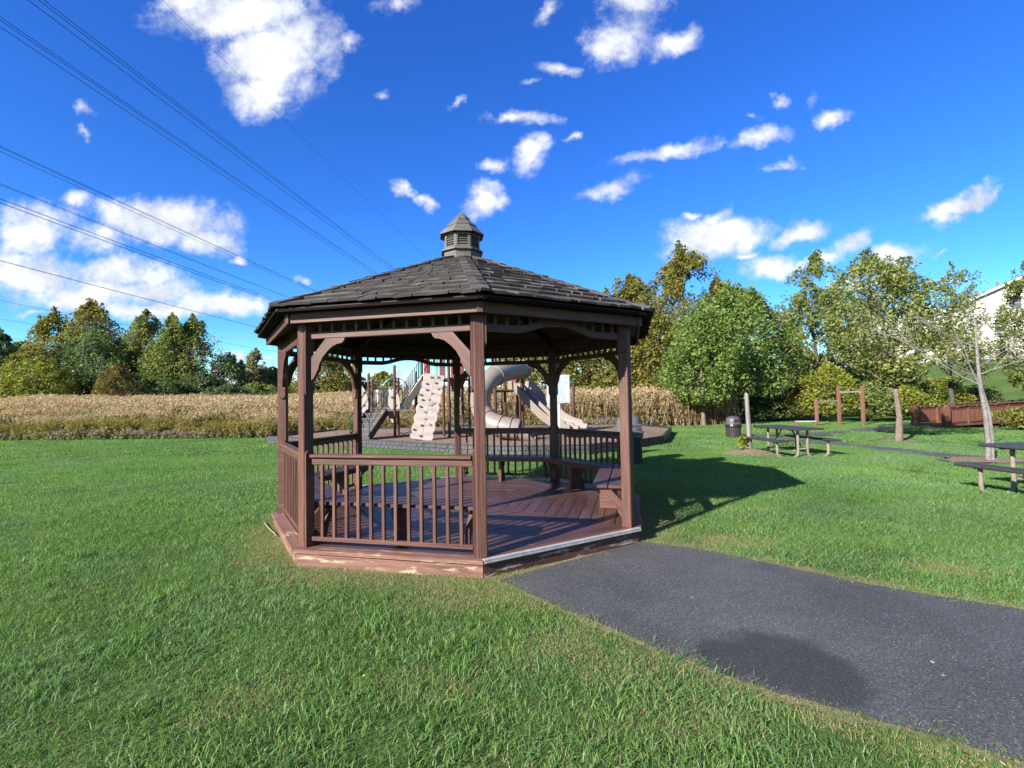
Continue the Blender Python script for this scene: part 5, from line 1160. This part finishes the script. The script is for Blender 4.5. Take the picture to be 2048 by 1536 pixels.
# ------------------------------------------------------------------ notice board
sg = thing('notice_sign', 'white notice board with grey printed lines on a white post behind the gazebo', 'sign', (at(1118, 860, 12).x, 12, 0)); sx0 = at(1118, 860, 12).x
MB().beam((0, 0, -.15), (0, 0, 1.62), .085, .05, up=(0, 1, 0), ch=.006).build('sign_post', 'white_paint', sg)
zb, zt = at(1116, 806, 12).z, at(1116, 750, 12).z
bp = MB().beam((0, -.035, zb), (0, -.035, zt), .555, .014, up=(0, 1, 0), ch=.003).build('sign_board', 'white_paint', sg)
MB().beam((0, -.0445, -.31), (0, -.0445, .31), .52, .003, up=(0, 1, 0), ch=.0005).build('sign_print', 'notice', sg, loc=(0, 0, (zb+zt)/2))
# ------------------------------------------------------------------ litter bins
def trash_bin(label, base, h, w, lid, hood):
    t = thing('trash_bin', label, 'trash bin', base, .3, 'litter bins'); r = w/2; bh = h*.60
    b = MB(); b.lathe([(r*.9, 0), (r*.93, .02), (r*.93, bh*.96), (r*.98, bh)], n=20)
    for k in range(20):
        a = 2*math.pi*(k+.5)/20; c = Vector((math.cos(a), math.sin(a), 0)); b.beam(c*r*.935+Vector((0, 0, .03)), c*r*.935+Vector((0, 0, bh*.94)), r*.17, .022, up=c, ch=.006)
    b.build('body', 'bin_body', t, smooth=True)
    MB().lathe([(r*1.0, bh-.10), (r*1.07, bh-.09), (r*1.08, bh-.03), (r*1.02, bh+.02), (r*.9, bh+.03)], n=22).build('bag', 'bag', t, smooth=True)
    l_ = MB().lathe([(r*1.12, bh+.015), (r*1.14, bh+.04), (r*1.08, bh+.07), (r*.96, bh+.09), (r*.95, h*.80), (r*.88, h*.90), (r*.68, h*.965), (r*.34, h*.995), (.01, h)], n=24).build('lid', lid, t, smooth=True)
    MB().beam((-r*.5, -r*.86, h*.70+.06), (r*.5, -r*.86, h*.70+.06), .05, h*.13, up=(0, -.25, 1), ch=.015).build('flap', 'bin_body' if not hood else lid, l_)
trash_bin('grey domed litter bin half hidden behind the right gazebo post', Vector((at(1258, 860, 12.1).x, 12.1, 0)), 1.2, .62, 'bin_lid', True)
trash_bin('dark brown domed litter bin on the lawn in front of the large maple', G(1467, 875), .83, .56, 'bin_lid_dark', False)
# ------------------------------------------------------------------ picnic tables
def picnic(label, c, ang):
    t = thing('picnic_table', label, 'picnic table', (c[0], c[1], 0), ang, 'picnic tables')       # long axis along local y
    MB().beam((0, -.92, .735), (0, .92, .735), .76, .05, ch=.018).build('table_top', 'table_coat', t)
    for sx in (-1, 1): MB().beam((sx*.70, -.92, .44), (sx*.70, .92, .44), .27, .05, ch=.018).build('bench_seat', 'table_coat', t)
    for sy in (-1, 1):
        y0 = sy*.62; f = MB(); r = .032
        for sx in (-1, 1):
            f.tube([(sx*.13, y0, .71), (sx*.13, y0, .2), (sx*.135, y0, .1), (sx*.16, y0, .05), (sx*.21, y0, .022), (sx*.28, y0, -.012)], r, 8)
            f.tube([(sx*.70, y0, .415), (sx*.70, y0, .16), (sx*.69, y0, .08), (sx*.65, y0, .04), (sx*.58, y0, .015), (sx*.50, y0, -.015), (sx*.28, y0, -.015)], r, 8)
        f.tube([(-.13, y0, .22), (.13, y0, .22)], r*.8, 8); f.build('leg_frame', 'table_steel', t, smooth=True)
        g = MB(); g.tube([(0, y0, .22), (0, sy*.2, .70)], .018, 6); g.tube([(-.72, y0, .405), (-.66, y0, .405)], .02, 6)
        g.beam((-.34, y0, .70), (.34, y0, .70), .05, .02); g.beam((.60, y0, .408), (.80, y0, .408), .05, .014); g.beam((-.80, y0, .408), (-.60, y0, .408), .05, .014); g.build('brace', 'table_coat', t)
picnic('dark picnic table beside the broken grey trunk', (7.36, 13.35), R(5.5)); picnic('dark picnic table cut off by the right picture edge', (8.02, 7.2), R(5.5))
# ------------------------------------------------------------------ chin-up bars
c0, c1, c2 = G(1634, 851), G(1679, 849.5), G(1727, 850.5)
cb = thing('chin_up_bars', 'wooden posts with two steel chin-up bars of stepped height by the shrubs', 'exercise bars', c1)
h1, h2, h0 = hfor(1679, 774, c1), hfor(1727, 772, c2), hfor(1634, 799, c0)
for c, h in ((c0, h0), (c1, h1), (c2, h2)): MB().beam(c-c1+Vector((0, 0, -.2)), c-c1+Vector((0, 0, h)), .14, .14, up=(0, 1, 0), ch=.012).build('post', 'bar_post', cb)
MB().tube([Vector((0, 0, h1*.86)), c2-c1+Vector((0, 0, h1*.86))], .022, 8).build('bar', 'steel_bar', cb, smooth=True)
MB().tube([c0-c1+Vector((0, 0, h0*.93)), Vector((0, 0, h0*.93))], .022, 8).build('bar', 'steel_bar', cb, smooth=True)
q0_, q1_ = G(1590, 852), G(1632, 852); lb = thing('low_bench', 'low plain wooden bench left of the chin-up bars', 'bench', q0_)
MB().beam((0, 0, .24), q1_-q0_+Vector((0, 0, .24)), .2, .06).build('seat', 'steel_bar', lb)
for t in (.04, .96): MB().beam((q1_-q0_)*t+Vector((0, 0, -.1)), (q1_-q0_)*t+Vector((0, 0, .21)), .14, .14, up=(0, 1, 0)).build('leg', 'bar_post', lb)
# ------------------------------------------------------------------ footbridge
bA, bB = G(1831, 849.5), G(1893, 851.5); e1 = Vector((.92, .39, 0)).normalized()
br = thing('footbridge', 'reddish brown wooden footbridge with picket railings at the right', 'bridge', bB)
Lb = 15
MB().beam((bA-bB)*.5+Vector((0, 0, .02)), (bA-bB)*.5+e1*Lb+Vector((0, 0, .02)), 1.7, .09).build('bridge_deck', 'bridge_wood', br)
for st_, nm in ((bA-bB, 'far'), (Vector((0, 0, 0)), 'near')):
    HR = .92; rl_ = MB(); rl_.beam(st_+Vector((0, 0, HR)), st_+e1*Lb+Vector((0, 0, HR+.25)), .2, .045); rl_.beam(st_+Vector((0, 0, HR-.13)), st_+e1*Lb+Vector((0, 0, HR+.12)), .05, .09); rl_.beam(st_+Vector((0, 0, .14)), st_+e1*Lb+Vector((0, 0, .34)), .05, .09)
    ro2 = rl_.build('railing', 'bridge_wood', br); n_ = 8
    for k in range(n_+1):
        p = st_+e1*(Lb*k/n_); z = .25*k/n_; w = .26 if k == 0 else .11
        MB().beam(p+Vector((0, 0, -.55)), p+Vector((0, 0, HR+z-.022)), w, w, up=(0, 1, 0)).build('post', 'bridge_wood', ro2)
        if k < n_:
            pk = MB()
            for j in range(15): q = p+e1*(Lb/n_*(j+.6)/15.2); pk.beam(q+Vector((0, 0, .1+z)), q+Vector((0, 0, HR-.09+z)), .085, .022, up=Vector((-e1.y, e1.x, 0)), ch=.003)
            pk.build('picket_panel', 'bridge_wood', ro2)
# ------------------------------------------------------------------ buildings on the bank
def building(label, c, ang, w, d, h, rise, rows, name='apartment_building'):
    """gable end faces local -y"""
    t = thing(name, label, 'building', (c[0], c[1], ghf(c[0], c[1])), ang)
    pr = [(-w/2, -1), (w/2, -1), (w/2, h), (0, h+rise), (-w/2, h)]
    wl = MB().prism([Vector((x, -d/2, z)) for x, z in pr], (0, d, 0)).build('wall', 'siding', t)
    for k in range(int((h+rise)/.28)):
        z = k*.28; ww = w if z < h else w*(1-(z-h)/rise)
        if ww > .5: MB().beam((-ww/2, -d/2-.012, z), (ww/2, -d/2-.012, z), .03, .012, ch=.003).build('siding_board', 'siding', wl)
    for sx in (-1, 1): MB().prism([Vector((0, -d/2-.5, h+rise+.05)), Vector((sx*(w/2+.5), -d/2-.5, h-.5*rise/(w/2)+.05)), Vector((sx*(w/2+.5), -d/2-.5, h-.5*rise/(w/2)+.30)), Vector((0, -d/2-.5, h+rise+.30))], (0, d+1, 0)).build('roof', 'house_roof', t); MB().beam(Vector((0, -d/2-.53, h+rise+.17)), Vector((sx*(w/2+.5), -d/2-.53, h-.5*rise/(w/2)+.17)), .05, .3).build('rake_trim', 'house_trim', t)
    for z, xs_ in rows:
        for x in xs_:
            wi = MB(); wi.beam((x-.55, -d/2-.05, z), (x-.55, -d/2-.05, z+1.6), .12, .08, up=(0, 1, 0)); wi.beam((x+.55, -d/2-.05, z), (x+.55, -d/2-.05, z+1.6), .12, .08, up=(0, 1, 0)); wi.beam((x-.61, -d/2-.05, z+1.66), (x+.61, -d/2-.05, z+1.66), .08, .12); wi.beam((x-.61, -d/2-.06, z-.06), (x+.61, -d/2-.06, z-.06), .12, .12); wi.beam((x-.49, -d/2-.035, z+.8), (x+.49, -d/2-.035, z+.8), .05, .06)
            wo_ = wi.build('window', 'house_trim', t); MB().beam((x, -d/2-.02, z), (x, -d/2-.02, z+1.6), 1.0, .02, up=(0, 1, 0)).build('pane', 'pane', wo_)
    for k in (-.35, -.22): MB().tube([(w*k, 0, h+rise*(1+2*k)), (w*k, 0, h+rise*(1+2*k)+.9)], .15, 8).build('vent_pipe', 'house_roof', t)
bx = at(2075, 700, 66); building('white sided apartment building with gable roof on the bank at right', (bx.x, 66), R(-24), 17, 12, 8.6, 3.9, [(1.2, (-6, -3, 0, 3)), (4.2, (-6, -3, 0, 3)), (7.0, (-4.3, -1.2, 2))])
bx = at(1800, 700, 74); building('pale building glimpsed through the crown of the thick-trunked tree', (bx.x, 74), R(-14), 14, 10, 6.0, 3.0, [(1.0, (-4, 0, 4)), (3.8, (-4, 0, 4))], name='house')
# ------------------------------------------------------------------ power lines
VPX = math.atan((1176-1024)/F); D = Vector((math.sin(VPX), math.cos(VPX), 0)); Nn = Vector((-D.y, D.x, 0))
def cable_group(label, slopes, p0, nsub, gap=.45, r=.021):
    """conductors run along D; the slope is height over sideways offset as seen from the lawn"""
    t = thing('power_line', label, 'power line', Nn*p0, 0, 'overhead power lines')
    for k in range(nsub):
        h = slopes*p0+EYE; pts = []
        for j in range(61):
            s_ = -40+8.0*j; pts.append(D*s_+Nn*(gap*(k-(nsub-1)/2))+Vector((0, 0, h+.00012*((s_-200)**2-(170)**2)+.12*((k % 2)-.5))))
        MB().tube(pts, r, 5).build('conductor', 'cable', t)
    return t
cable_group('uppermost triple power line crossing the sky to the gazebo roof', .755, 32, 3)
cable_group('triple power line next below the uppermost one', .672, 36, 3)
cable_group('triple power line entering at the left edge above the left clouds', .458, 50, 3, .5)
cable_group('double power line just above the left clouds', .398, 58, 2, .6)
cable_group('dense quadruple power line crossing the left clouds', .370, 62, 4, .55)
cable_group('double power line crossing the lower left clouds', .270, 82, 2, .7, .025)
cable_group('single power line high over the left trees', .203, 100, 1, r=.027)
cable_group('single power line just over the left trees', .172, 112, 1, r=.027)
cable_group('lowest single power line crossing behind the left tree tops', .142, 126, 1, r=.027)
cable_group('single thin ground wire crossing the big top cloud', .985, 27, 1, r=.012)
